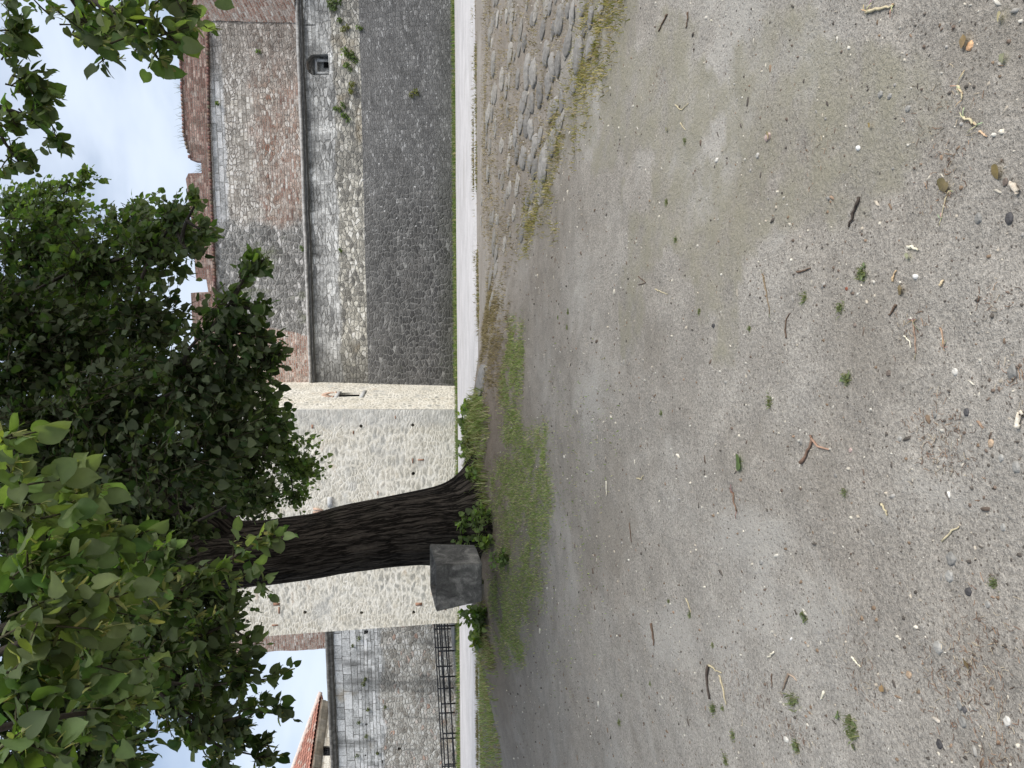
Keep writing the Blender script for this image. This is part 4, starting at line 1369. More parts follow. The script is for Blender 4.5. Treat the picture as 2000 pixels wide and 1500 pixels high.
def spray_clump(center, rad, n, lsize, tint, bag, tbag, T, nl=8, L=.42, droop=.35, bract=0.0, jit=.28, spread=1.0, conn=True):
    center = np.asarray(center); rad = np.asarray(rad)
    q = rng.normal(size=(n, 3)); q /= np.linalg.norm(q, axis=1)[:, None]
    q *= (rng.random(n) ** .5 * np.where(rng.random(n) < .13, 1.32, 1.0))[:, None]
    start = center + q * rad * .8
    dr = q * .8 + rng.normal(size=(n, 3)) * .5 + np.array([0, 0, -droop])
    dr /= np.linalg.norm(dr, axis=1)[:, None]
    LL = min(L, max(rad.max(), .1) * 1.3) * rng.uniform(.6, 1.25, n)
    start = start - dr * LL[:, None] * .5
    side = np.cross(dr, np.array([0, 0, 1.0])); side /= np.linalg.norm(side, axis=1)[:, None] + 1e-9
    tl = np.linspace(.1, 1.0, nl)
    sg = np.where(np.arange(nl) % 2, 1.0, -1.0)
    P0 = start[:, None] + dr[:, None] * (LL[:, None] * tl[None])[:, :, None]
    P0[:, :, 2] -= droop * .35 * (LL[:, None] * tl[None] ** 2)
    Yd = dr[:, None] * .45 + side[:, None] * sg[None, :, None] * .85 + np.array([0, 0, -.45]) + rng.normal(size=(n, nl, 3)) * .35
    Yd[:, -1] = dr + np.array([0, 0, -.3])
    Zd = np.array([0, -.22, .75]) + rng.normal(size=(n, nl, 3)) * .65
    pos = (P0 + Yd * .25 * lsize).reshape(-1, 3)
    sz = lsize * np.where(rng.random(n * nl) < .25, rng.uniform(.38, .7, n * nl), rng.uniform(.7, 1.2, n * nl))
    v, p, c = leaves(pos, Yd.reshape(-1, 3), Zd.reshape(-1, 3), sz, tint, jit, T)
    bag.add(v, p, c)
    for i in range(n):
        pts = np.concatenate([start[i][None], P0[i][::3], P0[i][-1:]])
        tbag.tube(pts, np.linspace(.0055, .0018, len(pts)), 3, (.05, .045, .025, 1), cap=False)
    if conn: JOIN.append((center, tbag))
    if bract > 0:
        k = int(n * nl * bract)
        j = rng.integers(0, n * nl, k)
        bp_ = P0.reshape(-1, 3)[j]
        yd = rng.normal(size=(k, 3)) * .6 + np.array([0, 0, -.6]); zd = rng.normal(size=(k, 3))
        v, p, c = leaves(bp_, yd, zd, lsize * rng.uniform(.7, 1.2, k), np.array([.27, .28, .11]), .15, LT_LONG)
        bag.add(v, p, c)
        for i in range(0, k, 2):
            b0 = bp_[i]
            for s_ in range(3):
                e = b0 + np.array([random.uniform(-.02, .02), random.uniform(-.02, .02), -random.uniform(.03, .055)])
                tbag.tube([b0, (b0 + e) / 2 + [.004, 0, 0], e], [.0011, .0011, .0022], 3, (.24, .25, .09, 1), cap=False)


def clump(x, y, d, rx, ry, size, tint, bag, tbag, T, layers=2.5, rd=None, **kw):
    c = P(x, y, d)
    s = d / 1500
    lp_ = size / s
    n = max(2, int(layers * math.pi * rx * ry / (lp_ * lp_ * .5 * kw.get('nl', 8))))
    rad = np.array([ry * s, rd if rd else max(rx, ry) * s, rx * s])
    spray_clump(c, rad, n, size, tint, bag, tbag, T, **kw)


DK = np.array([.034, .056, .022])  # inner crown leaves, canopy shade darkened into their colour
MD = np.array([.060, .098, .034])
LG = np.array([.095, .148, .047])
NB = np.array([.135, .185, .065])  # near leaves, brightness from the open sky put into their colour
# far side of the crown: small leaves
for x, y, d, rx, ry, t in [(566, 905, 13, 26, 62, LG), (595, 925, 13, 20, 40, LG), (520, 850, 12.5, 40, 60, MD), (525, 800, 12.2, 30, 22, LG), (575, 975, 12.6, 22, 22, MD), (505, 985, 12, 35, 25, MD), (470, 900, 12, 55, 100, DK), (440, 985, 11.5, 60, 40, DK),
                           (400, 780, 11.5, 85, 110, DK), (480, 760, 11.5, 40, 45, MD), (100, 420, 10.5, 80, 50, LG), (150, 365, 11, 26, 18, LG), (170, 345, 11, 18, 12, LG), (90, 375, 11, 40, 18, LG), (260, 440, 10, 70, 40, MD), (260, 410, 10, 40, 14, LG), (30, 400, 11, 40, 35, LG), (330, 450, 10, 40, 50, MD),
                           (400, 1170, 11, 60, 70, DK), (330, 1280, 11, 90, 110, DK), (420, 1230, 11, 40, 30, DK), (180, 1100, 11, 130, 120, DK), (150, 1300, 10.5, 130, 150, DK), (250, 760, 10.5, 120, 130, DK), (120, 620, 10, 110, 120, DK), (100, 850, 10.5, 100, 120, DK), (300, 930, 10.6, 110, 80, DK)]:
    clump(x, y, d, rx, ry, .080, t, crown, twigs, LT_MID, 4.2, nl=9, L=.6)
# middle of the crown
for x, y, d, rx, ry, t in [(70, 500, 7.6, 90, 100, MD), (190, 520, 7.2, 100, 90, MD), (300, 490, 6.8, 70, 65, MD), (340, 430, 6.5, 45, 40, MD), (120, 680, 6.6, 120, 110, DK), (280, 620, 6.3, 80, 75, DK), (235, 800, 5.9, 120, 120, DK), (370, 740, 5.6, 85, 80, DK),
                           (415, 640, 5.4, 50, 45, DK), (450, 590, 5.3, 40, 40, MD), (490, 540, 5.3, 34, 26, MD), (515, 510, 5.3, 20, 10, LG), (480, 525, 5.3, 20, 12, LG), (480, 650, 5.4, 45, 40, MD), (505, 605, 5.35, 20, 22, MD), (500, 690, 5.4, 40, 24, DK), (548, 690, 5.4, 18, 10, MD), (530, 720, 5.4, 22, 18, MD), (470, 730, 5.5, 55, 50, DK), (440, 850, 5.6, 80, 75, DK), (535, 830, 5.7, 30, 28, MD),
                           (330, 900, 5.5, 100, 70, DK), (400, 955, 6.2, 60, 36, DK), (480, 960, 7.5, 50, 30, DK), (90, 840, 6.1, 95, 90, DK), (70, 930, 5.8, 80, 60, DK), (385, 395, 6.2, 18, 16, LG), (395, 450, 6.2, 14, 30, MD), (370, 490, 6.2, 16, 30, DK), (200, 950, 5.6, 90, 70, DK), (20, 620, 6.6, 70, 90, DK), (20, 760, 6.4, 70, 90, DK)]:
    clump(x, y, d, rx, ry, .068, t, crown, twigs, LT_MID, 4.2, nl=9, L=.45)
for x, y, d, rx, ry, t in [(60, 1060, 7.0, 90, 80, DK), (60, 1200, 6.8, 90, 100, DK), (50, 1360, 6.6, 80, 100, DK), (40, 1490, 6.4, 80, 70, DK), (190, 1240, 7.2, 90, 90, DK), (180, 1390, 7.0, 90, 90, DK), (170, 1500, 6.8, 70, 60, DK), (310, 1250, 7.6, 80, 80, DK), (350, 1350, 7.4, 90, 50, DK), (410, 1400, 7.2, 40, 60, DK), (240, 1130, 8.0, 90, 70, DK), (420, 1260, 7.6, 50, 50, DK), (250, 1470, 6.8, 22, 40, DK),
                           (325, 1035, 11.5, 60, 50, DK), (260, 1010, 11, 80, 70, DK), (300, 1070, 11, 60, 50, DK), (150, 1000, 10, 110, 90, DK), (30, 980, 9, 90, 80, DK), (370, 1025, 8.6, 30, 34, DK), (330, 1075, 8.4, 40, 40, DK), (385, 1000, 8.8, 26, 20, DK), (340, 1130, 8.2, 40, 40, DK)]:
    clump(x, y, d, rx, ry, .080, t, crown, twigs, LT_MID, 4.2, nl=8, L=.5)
# close boughs hanging on the left
BA, BB, BC_, BD = (Bag(), Bag()), (Bag(), Bag()), (Bag(), Bag()), (Bag(), Bag())
for x, y, d, rx, ry, t in [(60, 930, 2.5, 50, 28, NB), (110, 930, 2.7, 45, 25, NB), (150, 960, 2.8, 35, 35, NB), (60, 1010, 2.6, 60, 45, NB), (190, 1030, 3.0, 55, 45, LG), (250, 1060, 3.2, 40, 40, LG), (120, 1080, 2.8, 70, 60, LG), (50, 1110, 2.5, 60, 60, LG), (90, 1220, 2.5, 85, 80, NB * .85), (60, 1340, 2.5, 75, 75, LG), (60, 1450, 2.4, 70, 60, LG), (170, 1170, 3.1, 80, 60, LG), (200, 1270, 3.2, 80, 70, LG), (190, 1390, 3.2, 80, 70, LG), (230, 1455, 3.4, 36, 50, MD), (20, 850, 2.4, 24, 18, NB)]:
    clump(x, y, d, rx, ry, .070, t, BA[0], BA[1], LT_BIG, 4.0, nl=7, L=.26, bract=.34, conn=False)
for x, y, d, rx, ry, t in [(290, 1110, 4.0, 45, 40, LG), (330, 1180, 4.2, 60, 50, MD), (400, 1130, 4.3, 50, 26, LG), (460, 1085, 4.3, 30, 16, LG), (500, 1055, 4.3, 28, 14, NB), (525, 1045, 4.3, 12, 8, LG), (480, 1120, 4.3, 30, 18, LG), (505, 1140, 4.3, 12, 14, LG), (310, 1290, 4.2, 60, 60, MD), (390, 1250, 4.5, 60, 50, MD), (440, 1200, 4.5, 40, 34, MD), (485, 1250, 4.6, 22, 22, LG), (450, 1300, 4.6, 40, 26, DK), (390, 1340, 4.7, 50, 50, MD), (470, 1330, 4.7, 50, 24, MD), (530, 1325, 4.7, 20, 18, MD), (390, 1420, 4.7, 36, 50, MD), (440, 1430, 4.7, 40, 40, DK), (540, 1392, 4.7, 24, 14, DK), (500, 1380, 4.7, 30, 16, MD), (520, 1450, 4.7, 16, 16, DK), (500, 1485, 4.7, 26, 22, DK), (430, 1495, 4.7, 50, 22, MD), (330, 1390, 4.6, 34, 34, MD), (260, 1360, 4.0, 40, 50, LG), (240, 1180, 3.8, 50, 50, MD)]:
    clump(x, y, d, rx, ry, .068, t, BB[0], BB[1], LT_BIG, 3.4, nl=7, L=.30, bract=.30, conn=False)
# close boughs at the top right of the sky
for x, y, d, rx, ry, t in [(20, 60, 3.6, 34, 40, LG), (18, 10, 3.6, 24, 26, MD), (40, 160, 3.8, 45, 40, LG), (30, 230, 3.8, 40, 36, LG), (75, 205, 3.8, 34, 26, LG), (95, 262, 4.0, 26, 18, MD), (115, 285, 4.0, 12, 12, MD), (20, 310, 4.2, 26, 26, MD), (60, 320, 4.2, 22, 14, MD), (30, 110, 3.8, 20, 40, MD)]:
    clump(x, y, d, rx, ry, .062, t, BC_[0], BC_[1], LT_BIG, 3.4, nl=7, L=.26, bract=.2, conn=False)
for x, y, d, rx, ry, t in [(110, 18, 3.2, 30, 20, MD), (170, 25, 3.2, 50, 30, LG), (190, 75, 3.6, 45, 28, MD), (150, 50, 3.8, 30, 26, DK), (250, 35, 3.1, 50, 40, NB), (270, 85, 3.2, 34, 30, LG), (320, 50, 3.1, 45, 42, NB), (310, 110, 3.1, 26, 16, LG), (355, 70, 3.2, 20, 30, LG), (350, 15, 3.1, 34, 22, LG), (215, 115, 3.8, 20, 14, DK), (300, -30, 3.1, 80, 40, LG)]:
    clump(x, y, d, rx, ry, .066, t, BD[0], BD[1], LT_BIG, 3.4, nl=7, L=.26, bract=.28, conn=False)


def bough_stem(tb, pts, r0, r1):
    pts = np.asarray(pts, float)
    n = 40
    t = np.linspace(0, len(pts) - 1, n)
    C = np.stack([np.interp(t, np.arange(len(pts)), pts[:, i]) for i in range(3)], -1)
    k = np.hanning(9); k /= k.sum()
    for i in range(3): C[:, i] = np.convolve(np.pad(C[:, i], 4, mode='reflect', reflect_type='odd'), k, 'valid')
    tb.tube(C, np.linspace(r0, r1, n), 7, (.05, .042, .034, 1))
    lb_q = [b_[0] for b_ in (BA, BB, BC_, BD) if b_[1] is tb][0]
    for q_ in C[6::4]:                       # leafy side shoots higher up the bough
        x_, y_, d_ = project(q_)
        if d_ > .3 and x_ > -330 / d_ - 130 and -250 < y_ < 1750: continue
        spray_clump(q_ + np.array([0, 0, .05]), (.34, .34, .24), 7, .085, MD, lb_q, tb, LT_MID, 7, .35, .35, conn=False)


lC, lD, lE, lB = limbs['C'], limbs['D'], limbs['E'], limbs['B']
bough_stem(BA[1], [lC[3], np.array([-1.3, 3.2, 4.2]), P(60, 1120, 3.0), P(200, 1080, 3.1)], .03, .006)
bough_stem(BA[1], [lC[4], np.array([-1.3, 2.4, 3.8]), P(40, 1250, 2.6), P(130, 1260, 2.7)], .025, .006)
bough_stem(BA[1], [lC[4], np.array([-.8, 2.4, 3.8]), P(-20, 980, 2.6), P(90, 940, 2.6)], .025, .005)
bough_stem(BA[1], [np.array([-1.3, 2.4, 3.8]), P(0, 1420, 2.7), P(180, 1390, 3.1), P(230, 1450, 3.4)], .018, .005)
bough_stem(BB[1], [lC[3], np.array([-1.6, 4.4, 5.2]), P(150, 1190, 4.3), P(330, 1170, 4.2), P(420, 1110, 4.3), P(520, 1050, 4.3)], .035, .004)
bough_stem(BB[1], [P(150, 1190, 4.3), P(330, 1270, 4.4), P(440, 1220, 4.5), P(490, 1250, 4.6)], .018, .004)
bough_stem(BB[1], [P(150, 1190, 4.3), P(280, 1330, 4.5), P(400, 1340, 4.7), P(530, 1325, 4.7)], .018, .004)
bough_stem(BB[1], [P(280, 1330, 4.5), P(400, 1420, 4.7), P(500, 1390, 4.7), P(545, 1394, 4.7)], .012, .004)
bough_stem(BB[1], [P(330, 1380, 4.6), P(430, 1460, 4.7), P(520, 1480, 4.7)], .010, .004)
bough_stem(BC_[1], [lD[2], np.array([2.4, 4.2, 5.2]), P(-30, 200, 3.8), P(60, 230, 3.9), P(110, 275, 4.0)], .03, .004)
bough_stem(BC_[1], [P(-30, 200, 3.8), P(10, 280, 4.1), P(40, 320, 4.2)], .012, .004)
bough_stem(BC_[1], [P(-60, 120, 3.7), P(20, 60, 3.6)], .012, .004)
bough_stem(BD[1], [lD[3], np.array([2.1, 3.3, 4.4]), P(100, -40, 3.2), P(220, 20, 3.15), P(320, 60, 3.1), P(345, 85, 3.15)], .03, .004)
bough_stem(BD[1], [P(130, -20, 3.2), P(180, 60, 3.6), P(215, 115, 3.8)], .012, .004)
for (lb_b, tb_b) in (BA, BB, BC_, BD):
    bo = tb_b.build('bough', M_TWIGM, tree)
    lv_ = lb_b.build('leaves', M_LEAF, bo, True)

def join_branches():
    nodes = [q for q in LIMB_PTS]
    todo = list(JOIN)
    base = np.array(nodes)
    todo.sort(key=lambda c: np.min(np.linalg.norm(base - c[0], axis=1)))
    for c, tb_ in todo:
        arr = np.array(nodes)
        a = arr[np.argmin(np.linalg.norm(arr - c, axis=1))]
        L = np.linalg.norm(a - c)
        m1 = (a + c) / 2 + rng.normal(0, .12 * L, 3) + np.array([0, 0, .12 * L])
        tt = np.linspace(0, 1, 9)[:, None]
        cv = (1 - tt) ** 2 * a + 2 * tt * (1 - tt) * m1 + tt ** 2 * c
        tb_.tube(cv, np.linspace(.020, .008, 9), 5, (.035, .03, .025, 1), cap=False)
        nodes += [cv[3], cv[5], cv[7], c]


# unseen upper crown, out of the frame: the shade over the trunk comes from it
cnt = 0
while cnt < 240:
    q = np.array([random.uniform(-10, 8), random.uniform(-3, 17), random.uniform(4.4, 13)])
    e = ((q - np.array([-1.2, 7.4, 8.4])) / np.array([8.0, 9.0, 4.6])) ** 2
    if e.sum() > 1: continue
    x_, y_, d_ = project(q)
    if d_ > .2 and x_ > -1700 * 1.0 / max(d_, 1) - 60 and -400 < y_ < 1900: continue
    spray_clump(q, (1.0, 1.0, .8), 15, .15, DK * 1.1, crown, twigs, LT_SML, 9, .9, .3)
    cnt += 1
join_branches()
tw_o = twigs.build('branches', M_TWIGM, tree)
crown.build('crown', M_LEAF, tree, True)

# ================================================================== GROUND DETAIL
def blades(X, Y, hmin, hmax, w, cols, lean=.6, Z=None):
    n = len(X)
    Z = hgt(X, Y) if Z is None else Z
    a = rng.uniform(0, 2 * np.pi, n)
    h = rng.uniform(hmin, hmax, n)
    ln = rng.uniform(.1, lean, n) * h
    b = rng.uniform(0, 2 * np.pi, n)
    wx_, wy_ = np.cos(b) * w, np.sin(b) * w
    base = np.stack([X, Y, Z - .004], -1)
    ww = np.stack([wx_, wy_, 0 * wx_], -1) * rng.uniform(.6, 1.3, n)[:, None]
    mid = base + np.stack([np.cos(a) * ln * .35, np.sin(a) * ln * .35, h * .6], -1)
    tip = base + np.stack([np.cos(a) * ln * 1.1, np.sin(a) * ln * 1.1, h], -1)
    V = np.stack([base - ww, base + ww, mid + ww * .7, mid - ww * .7, tip], 1).reshape(-1, 3)
    i = np.arange(n)[:, None] * 5
    ci = rng.integers(0, len(cols), n)
    c = np.array(cols)[ci] * np.exp(rng.normal(0, .22, n))[:, None]
    c = np.concatenate([np.clip(c, .003, .9), np.ones((n, 1))], 1)
    return V, [i + np.array([[0, 1, 2, 3]]), i + np.array([[3, 2, 4]])], np.repeat(c, 5, axis=0)


GRN = [(.21, .30, .085), (.26, .33, .115), (.18, .25, .07), (.30, .36, .15), (.38, .38, .21), (.38, .33, .21)]
DRY = [(.28, .22, .13), (.20, .16, .10), (.35, .29, .18), (.15, .12, .075)]
MOS = [(.26, .24, .075), (.34, .29, .12), (.20, .20, .06), (.40, .33, .18), (.25, .2, .12)]


def grass_obj(name, parts, label, cat):
    bg = Bag()
    for (pn, n, h0, h1, w, cols, ln) in parts:
        X, Y = scatter(GRASS[pn], n, .12, sum(map(ord, pn)) % 5)
        # clumpy
        k = fbm(X * 5, Y * 5, 3, 2) + rng.normal(0, .12, len(X)) > .462
        v, p, c = blades(X[k], Y[k], h0, h1, w, cols, ln)
        bg.add(v, p, c)
    return tag(bg.build(name, M_BLADE), label, cat, None, 'stuff')


grass_obj('grass', [('main', 34000, .010, .042, .0030, GRN, 1.2), ('strip', 8000, .012, .045, .0033, GRN, 1.1), ('fleck', 900, .01, .025, .004, GRN, 1.0)],
          'short green grass patch on the slope below the tree', 'grass')
grass_obj('verge_grass', [('verge', 9000, .03, .10, .005, GRN + DRY[:1], .8), ('side', 2500, .02, .10, .004, GRN + DRY, .9), ('weedy', 22000, .03, .15, .005, GRN + [(.12, .13, .04), (.17, .16, .06)], .9)],
          'rough green grass along the crest of the bank by the path', 'grass')
grass_obj('dry_grass', [('dry', 9000, .015, .06, .0038, DRY, 1.3), ('sparse', 14000, .01, .05, .004, DRY, 1.6)], 'straw coloured dry grass on the bank right of the tree', 'grass')
grass_obj('mossy_grass', [('moss', 11000, .015, .06, .004, MOS, 1.2)], 'yellowish grass and moss between the sunken cobbles', 'grass')
bg = Bag()
X = rng.uniform(-16, 16, 26000)
Y = 14.05 + .05 * np.maximum(-X, 0) + (vnoise(X * .7, 3 + 0 * X) - .5) * .35 + np.abs(rng.normal(0, .16, len(X))) * np.where(rng.random(len(X)) < .6, -1, .55)
k = fbm(X * 1.6, Y * .8, 3, 12) + rng.normal(0, .06, len(X)) > .5
v, p, c = blades(X[k], Y[k], .01, .07, .006, DRY + [(.16, .18, .07), (.20, .2, .1)], 1.2, np.where(Y[k] > 14.1, hgt(X[k], Y[k]) + .05, hgt(X[k], Y[k])))
bg.add(v, p, c)
tag(bg.build('edge_grass', M_BLADE), 'thin dry grass and dirt creeping over the near edge of the pale path', 'grass', None, 'stuff')
# tall grass at the foot of the walls
bg = Bag()
for (ya, yb, x0_, x1_, n) in ((24.3, 27.2, 0.2, 16, 9000), (24.1, 25.4, -9.5, .6, 5000), (25.6, 29.5, -22, -8.0, 5000)):
    X = rng.uniform(x0_, x1_, n); Y = rng.uniform(ya, yb, n)
    k = fbm(X * 1.2, Y * 1.2, 3, 6) > .36
    v, p, c = blades(X[k], Y[k], .06, .17, .010, [(.10, .17, .035), (.13, .20, .05), (.08, .13, .03), (.19, .21, .09), (.28, .25, .14)], .6)
    bg.add(v, p, c)
tag(bg.build('wall_foot_grass', M_BLADE), 'bright green grass strip along the foot of the walls beyond the path', 'grass', None, 'stuff')


def weed(name, pts, r_, n, size, tint, label, cat='weed', group=None, tall=.12, stems=6, T=None):
    """a leafy ground plant rooted at pts"""
    bg = Bag()
    c = np.asarray(pts)
    for s_ in range(stems):
        a = random.uniform(0, 6.28); rr = random.uniform(.1, 1) * r_
        b0 = c + np.array([math.cos(a) * rr * .3, math.sin(a) * rr * .3, 0])
        t0 = c + np.array([math.cos(a) * rr, math.sin(a) * rr, random.uniform(.3, 1) * tall])
        bg.tube([b0, (b0 + t0) / 2 + [0, 0, .15 * tall], t0], [.004, .003, .002], 3, (.09, .11, .04, 1), 0)
        k = max(2, n // stems)
        tt = rng.uniform(.25, 1, k)[:, None]
        pos = b0 * (1 - tt) + t0 * tt + rng.normal(0, .015, (k, 3))
        yd = rng.normal(size=(k, 3)) * .7 + np.array([math.cos(a), math.sin(a), -.1]) * .5
        zd = rng.normal(size=(k, 3)) * .4 + np.array([0, -.25, 1])
        v, p, cl = leaves(pos, yd, zd, size * rng.uniform(.6, 1.2, k), tint, .3, T or LT_MID)
        bg.add(v, p, cl)
    return tag(bg.build(name, M_WEED), label, cat, group)


# leafy weeds and ivy around the trunk and the planter
GW, LW = (.12, .19, .05), (.20, .28, .08)
wl = [(918, 800, 10.7, .20, 44, .075, LW, .20, 'bright broad leaved weed cluster at the right end of the bank by the path'),
      (912, 845, 10.6, .25, 60, .075, GW, .22, 'tall leafy weeds on the crest between the stones and the trunk root'),
      (905, 880, 10.3, .18, 40, .07, LW, .22, 'light green seedlings on the crest right of the tree root'),
      (925, 800, 10.3, .22, 50, .055, GW, .12, 'low dark green weed beside the sunken grey boulder'),
      (930, 870, 9.9, .26, 70, .045, (.12, .13, .05), .14, 'brownish weed mat below the crest right of the root'),
      (935, 930, 9.3, .24, 60, .05, GW, .12, 'green weed mat in front of the big trunk root'),
      (905, 925, 9.3, .10, 14, .085, LW, .14, 'few large heart shaped leaves growing on the trunk root'),
      (882, 1020, 8.95, .14, 40, .075, GW, .24, 'ivy like leaves climbing the foot of the trunk'),
      (902, 1030, 8.9, .20, 60, .06, GW, .22, 'leafy undergrowth in the fold of the trunk base'),
      (932, 1010, 8.75, .20, 46, .06, LW, .14, 'bright weeds at the foot of the trunk'),
      (928, 1055, 8.7, .16, 40, .06, LW, .12, 'light green weeds between trunk and planter'),
      (955, 1090, 8.2, .14, 40, .05, GW, .08, 'small weeds at the right front corner of the planter'),
      (849, 1140, 9.1, .10, 16, .085, LW, .12, 'green leaves showing above the back of the planter'),
      (912, 1197, 9.0, .16, 50, .075, GW, .22, 'dense leafy weeds against the left side of the planter'),
      (925, 1215, 9.1, .20, 50, .07, GW, .22, 'leafy weed clump left of the planter'),
      (918, 1235, 9.3, .18, 36, .075, LW, .18, 'bright leafy weed reaching over the path left of the planter'),
      (935, 1250, 9.4, .16, 30, .06, GW, .14, 'outermost trailing weed at the left end of the bank')]
for (x, y, d, r_, n, s_, t_, tl, lb) in wl:
    p0 = P(x, y, d)
    z0 = float(hgt(p0[0], p0[1]))
    hh = max(tl, p0[2] - z0 + tl * .4)
    weed('leafy_weed', (p0[0], p0[1], z0), r_, n * 2, s_, t_, lb, 'weed', 'leafy weeds around the tree base', hh, 9)

# small weed tufts out on the bare earth
TU = [(1684, 535, .06, 'dark green weed tuft on bare earth beside the long dark twig'), (1302, 394, .04, ''), (1338, 276, .04, ''), (1320, 468, .035, ''), (1572, 580, .05, ''), (1642, 600, .05, 'round bright green weed tuft in the middle of the bare earth'),
      (1656, 740, .06, 'weed tuft with broad leaves on the bare middle ground'), (1504, 785, .055, 'weed tuft beside a reddish dead sprig'), (1366, 608, .035, ''), (1292, 808, .035, ''), (1464, 642, .03, ''), (1650, 962, .035, ''),
      (1572, 1204, .05, 'narrow dark green tuft left of the middle ground'), (1306, 1174, .03, ''), (1392, 1260, .03, ''), (1394, 1384, .07, 'green grass tuft at the foot of the curved dead stalk'), (1412, 1384, .035, ''), (1550, 1368, .09, 'lush green grass tuft by the forked straw'), (1667, 1424, .10, 'spreading dark weed with pointed leaves near the lower left'),
      (1433, 1436, .05, ''), (1418, 1484, .06, 'grass tuft at the left picture edge'), (1556, 1456, .06, 'half dry tuft with a pale shell beside it'), (1210, 1412, .05, ''), (1942, 1140, .04, ''), (1348, 1200, .035, ''), (1270, 1336, .03, ''), (1214, 1358, .03, ''), (1110, 610, .05, 'small green weed patch right of the grass slope'), (1108, 640, .05, 'low green weed patch near the dry grass'), (1090, 620, .035, '')]
for i, (x, y, r_, lb) in enumerate(TU):
    r_ *= .5
    p0 = G(x, y)
    X = p0[0] + rng.normal(0, r_ * .4, 70); Y = p0[1] + rng.normal(0, r_ * .4, 70)
    bg = Bag()
    v, p, c = blades(X, Y, r_ * .25, r_ * .8, .0022, [(.13, .18, .075), (.17, .21, .095), (.22, .23, .12), (.27, .25, .17)], 1.2)
    bg.add(v, p, c)
    k = 10
    q = np.stack([X[:k], Y[:k], hgt(X[:k], Y[:k]) + .008], -1)
    v, p, c = leaves(q, rng.normal(size=(k, 3)) * [1, 1, .25], np.tile([0, 0, 1.0], (k, 1)), rng.uniform(.3, .6, k) * r_, (.16, .21, .095), .3, LT_LONG if i % 3 else LT_MID)
    bg.add(v, p, c)
    tag(bg.build('weed_tuft', M_WEED), lb or 'tiny green weed tuft scattered on the bare earth', 'weed', 'weed tufts on the bare earth')

# ---- sunken cobbles
def cobble(x, y, wy, wx, name='cobblestone', rise=.5, tone=None):
    c = G(x, y)
    d = c[1]
    a = wy * d / 1500 * .5
    r_ = ray(x, y)
    sl_ = (float(hgt(c[0], c[1] + .2)) - float(hgt(c[0], c[1] - .2))) / .4
    g_ = max(.09, -r_[2] / r_[1] + sl_)
    b = min(max(wx * d / 1500 / g_ * .5, a * .35), a * 1.3)
    hh = (max(.014, min(.045, a * .19)) * rise * 2) if name != 'pebble' else min(a, b) * .55
    nu, nv = 22, 12
    th = np.arange(nu) / nu * 2 * np.pi
    ph = np.linspace(-.25, math.pi / 2, nv)
    TH, PH = np.meshgrid(th, ph)
    sd = random.uniform(0, 50)
    pr = 1 + (fbm(np.cos(TH) * 1.6 + sd, np.sin(TH) * 1.6 + PH + sd, 3) - .5) * .55
    cp = np.abs(np.cos(PH)) ** .55
    X = np.cos(TH) * cp * a * pr
    Y = np.sin(TH) * cp * b * pr
    Z = np.sign(PH) * np.abs(np.sin(PH)) ** .8 * hh * (1 + (fbm(X / a * 2 + sd, Y / a * 2, 3) - .5) * .9)
    rot = random.uniform(-.35, .35)
    X, Y = X * math.cos(rot) - Y * math.sin(rot), X * math.sin(rot) + Y * math.cos(rot)
    V = np.stack([X + c[0], Y + c[1], Z + hgt(X + c[0], Y + c[1]) + hh * .05], -1).reshape(-1, 3)
    i = (np.arange(nv - 1)[:, None] * nu + np.arange(nu)[None, :])
    j = (np.arange(nv - 1)[:, None] * nu + (np.arange(nu)[None, :] + 1) % nu)
    Q = np.stack([i, j, j + nu, i + nu], -1).reshape(-1, 4)
    k = random.uniform(.75, 1.25)
    t = np.array(tone if tone else (.24, .235, .228)) * k
    root_col = np.tile(np.array([*t, 1]), (len(V), 1))
    o = mesh_np(name, V - c, [Q], M_STONE, col=root_col, smooth=True)
    o.location = Vector([float(q) for q in c])
    return o


CB = [(940, 150, 65, 240), (1040, 110, 50, 180), (1115, 70, 60, 110), (1180, 130, 40, 200), (1265, 50, 60, 120), (1000, 345, 60, 190), (1085, 420, 75, 300), (1180, 370, 75, 200), (835, 420, 45, 220), (805, 230, 40, 140), (885, 230, 45, 120),
      (1045, 660, 75, 160), (845, 660, 38, 190), (880, 520, 36, 240), (925, 500, 36, 200), (655, 800, 55, 170), (690, 560, 34, 290), (735, 580, 40, 240), (785, 740, 36, 220), (722, 800, 34, 190), (905, 820, 44, 150), (955, 790, 30, 190), (868, 870, 36, 180), (630, 960, 34, 160), (672, 990, 28, 180),
      (712, 1010, 36, 180), (785, 1060, 36, 150), (885, 1110, 55, 220), (742, 1140, 44, 190), (925, 990, 30, 170), (650, 1230, 44, 190), (590, 1080, 24, 170), (600, 1200, 24, 150), (742, 1330, 36, 190), (815, 1290, 55, 290), (790, 1440, 50, 150), (702, 1270, 26, 150), (390, 280, 18, 140), (420, 500, 26, 190), (410, 750, 22, 120),
      (370, 920, 26, 140), (432, 980, 18, 110), (376, 1350, 22, 140), (722, 150, 34, 120), (660, 330, 30, 140), (560, 250, 20, 150), (610, 620, 24, 160), (520, 120, 18, 130), (450, 150, 16, 120), (530, 860, 18, 120), (1000, 80, 30, 120), (1130, 230, 30, 120), (860, 60, 34, 120)]
CB2 = [(683, 65, 34, 140), (702, 170, 22, 110), (655, 225, 40, 110), (640, 330, 34, 140), (800, 40, 36, 120), (440, 210, 22, 90), (425, 400, 22, 220), (395, 680, 22, 170), (402, 850, 22, 150), (365, 910, 18, 120), (348, 1400, 36, 110), (550, 330, 14, 60), (320, 225, 14, 80), (325, 60, 14, 90)]
lst = [(860 + x / 4, y / 4, wy / 4, wx / 4) for x, y, wx, wy in CB] + [(860 + x / 4, 375 + y / 4, wy / 4, wx / 4) for x, y, wx, wy in CB2]
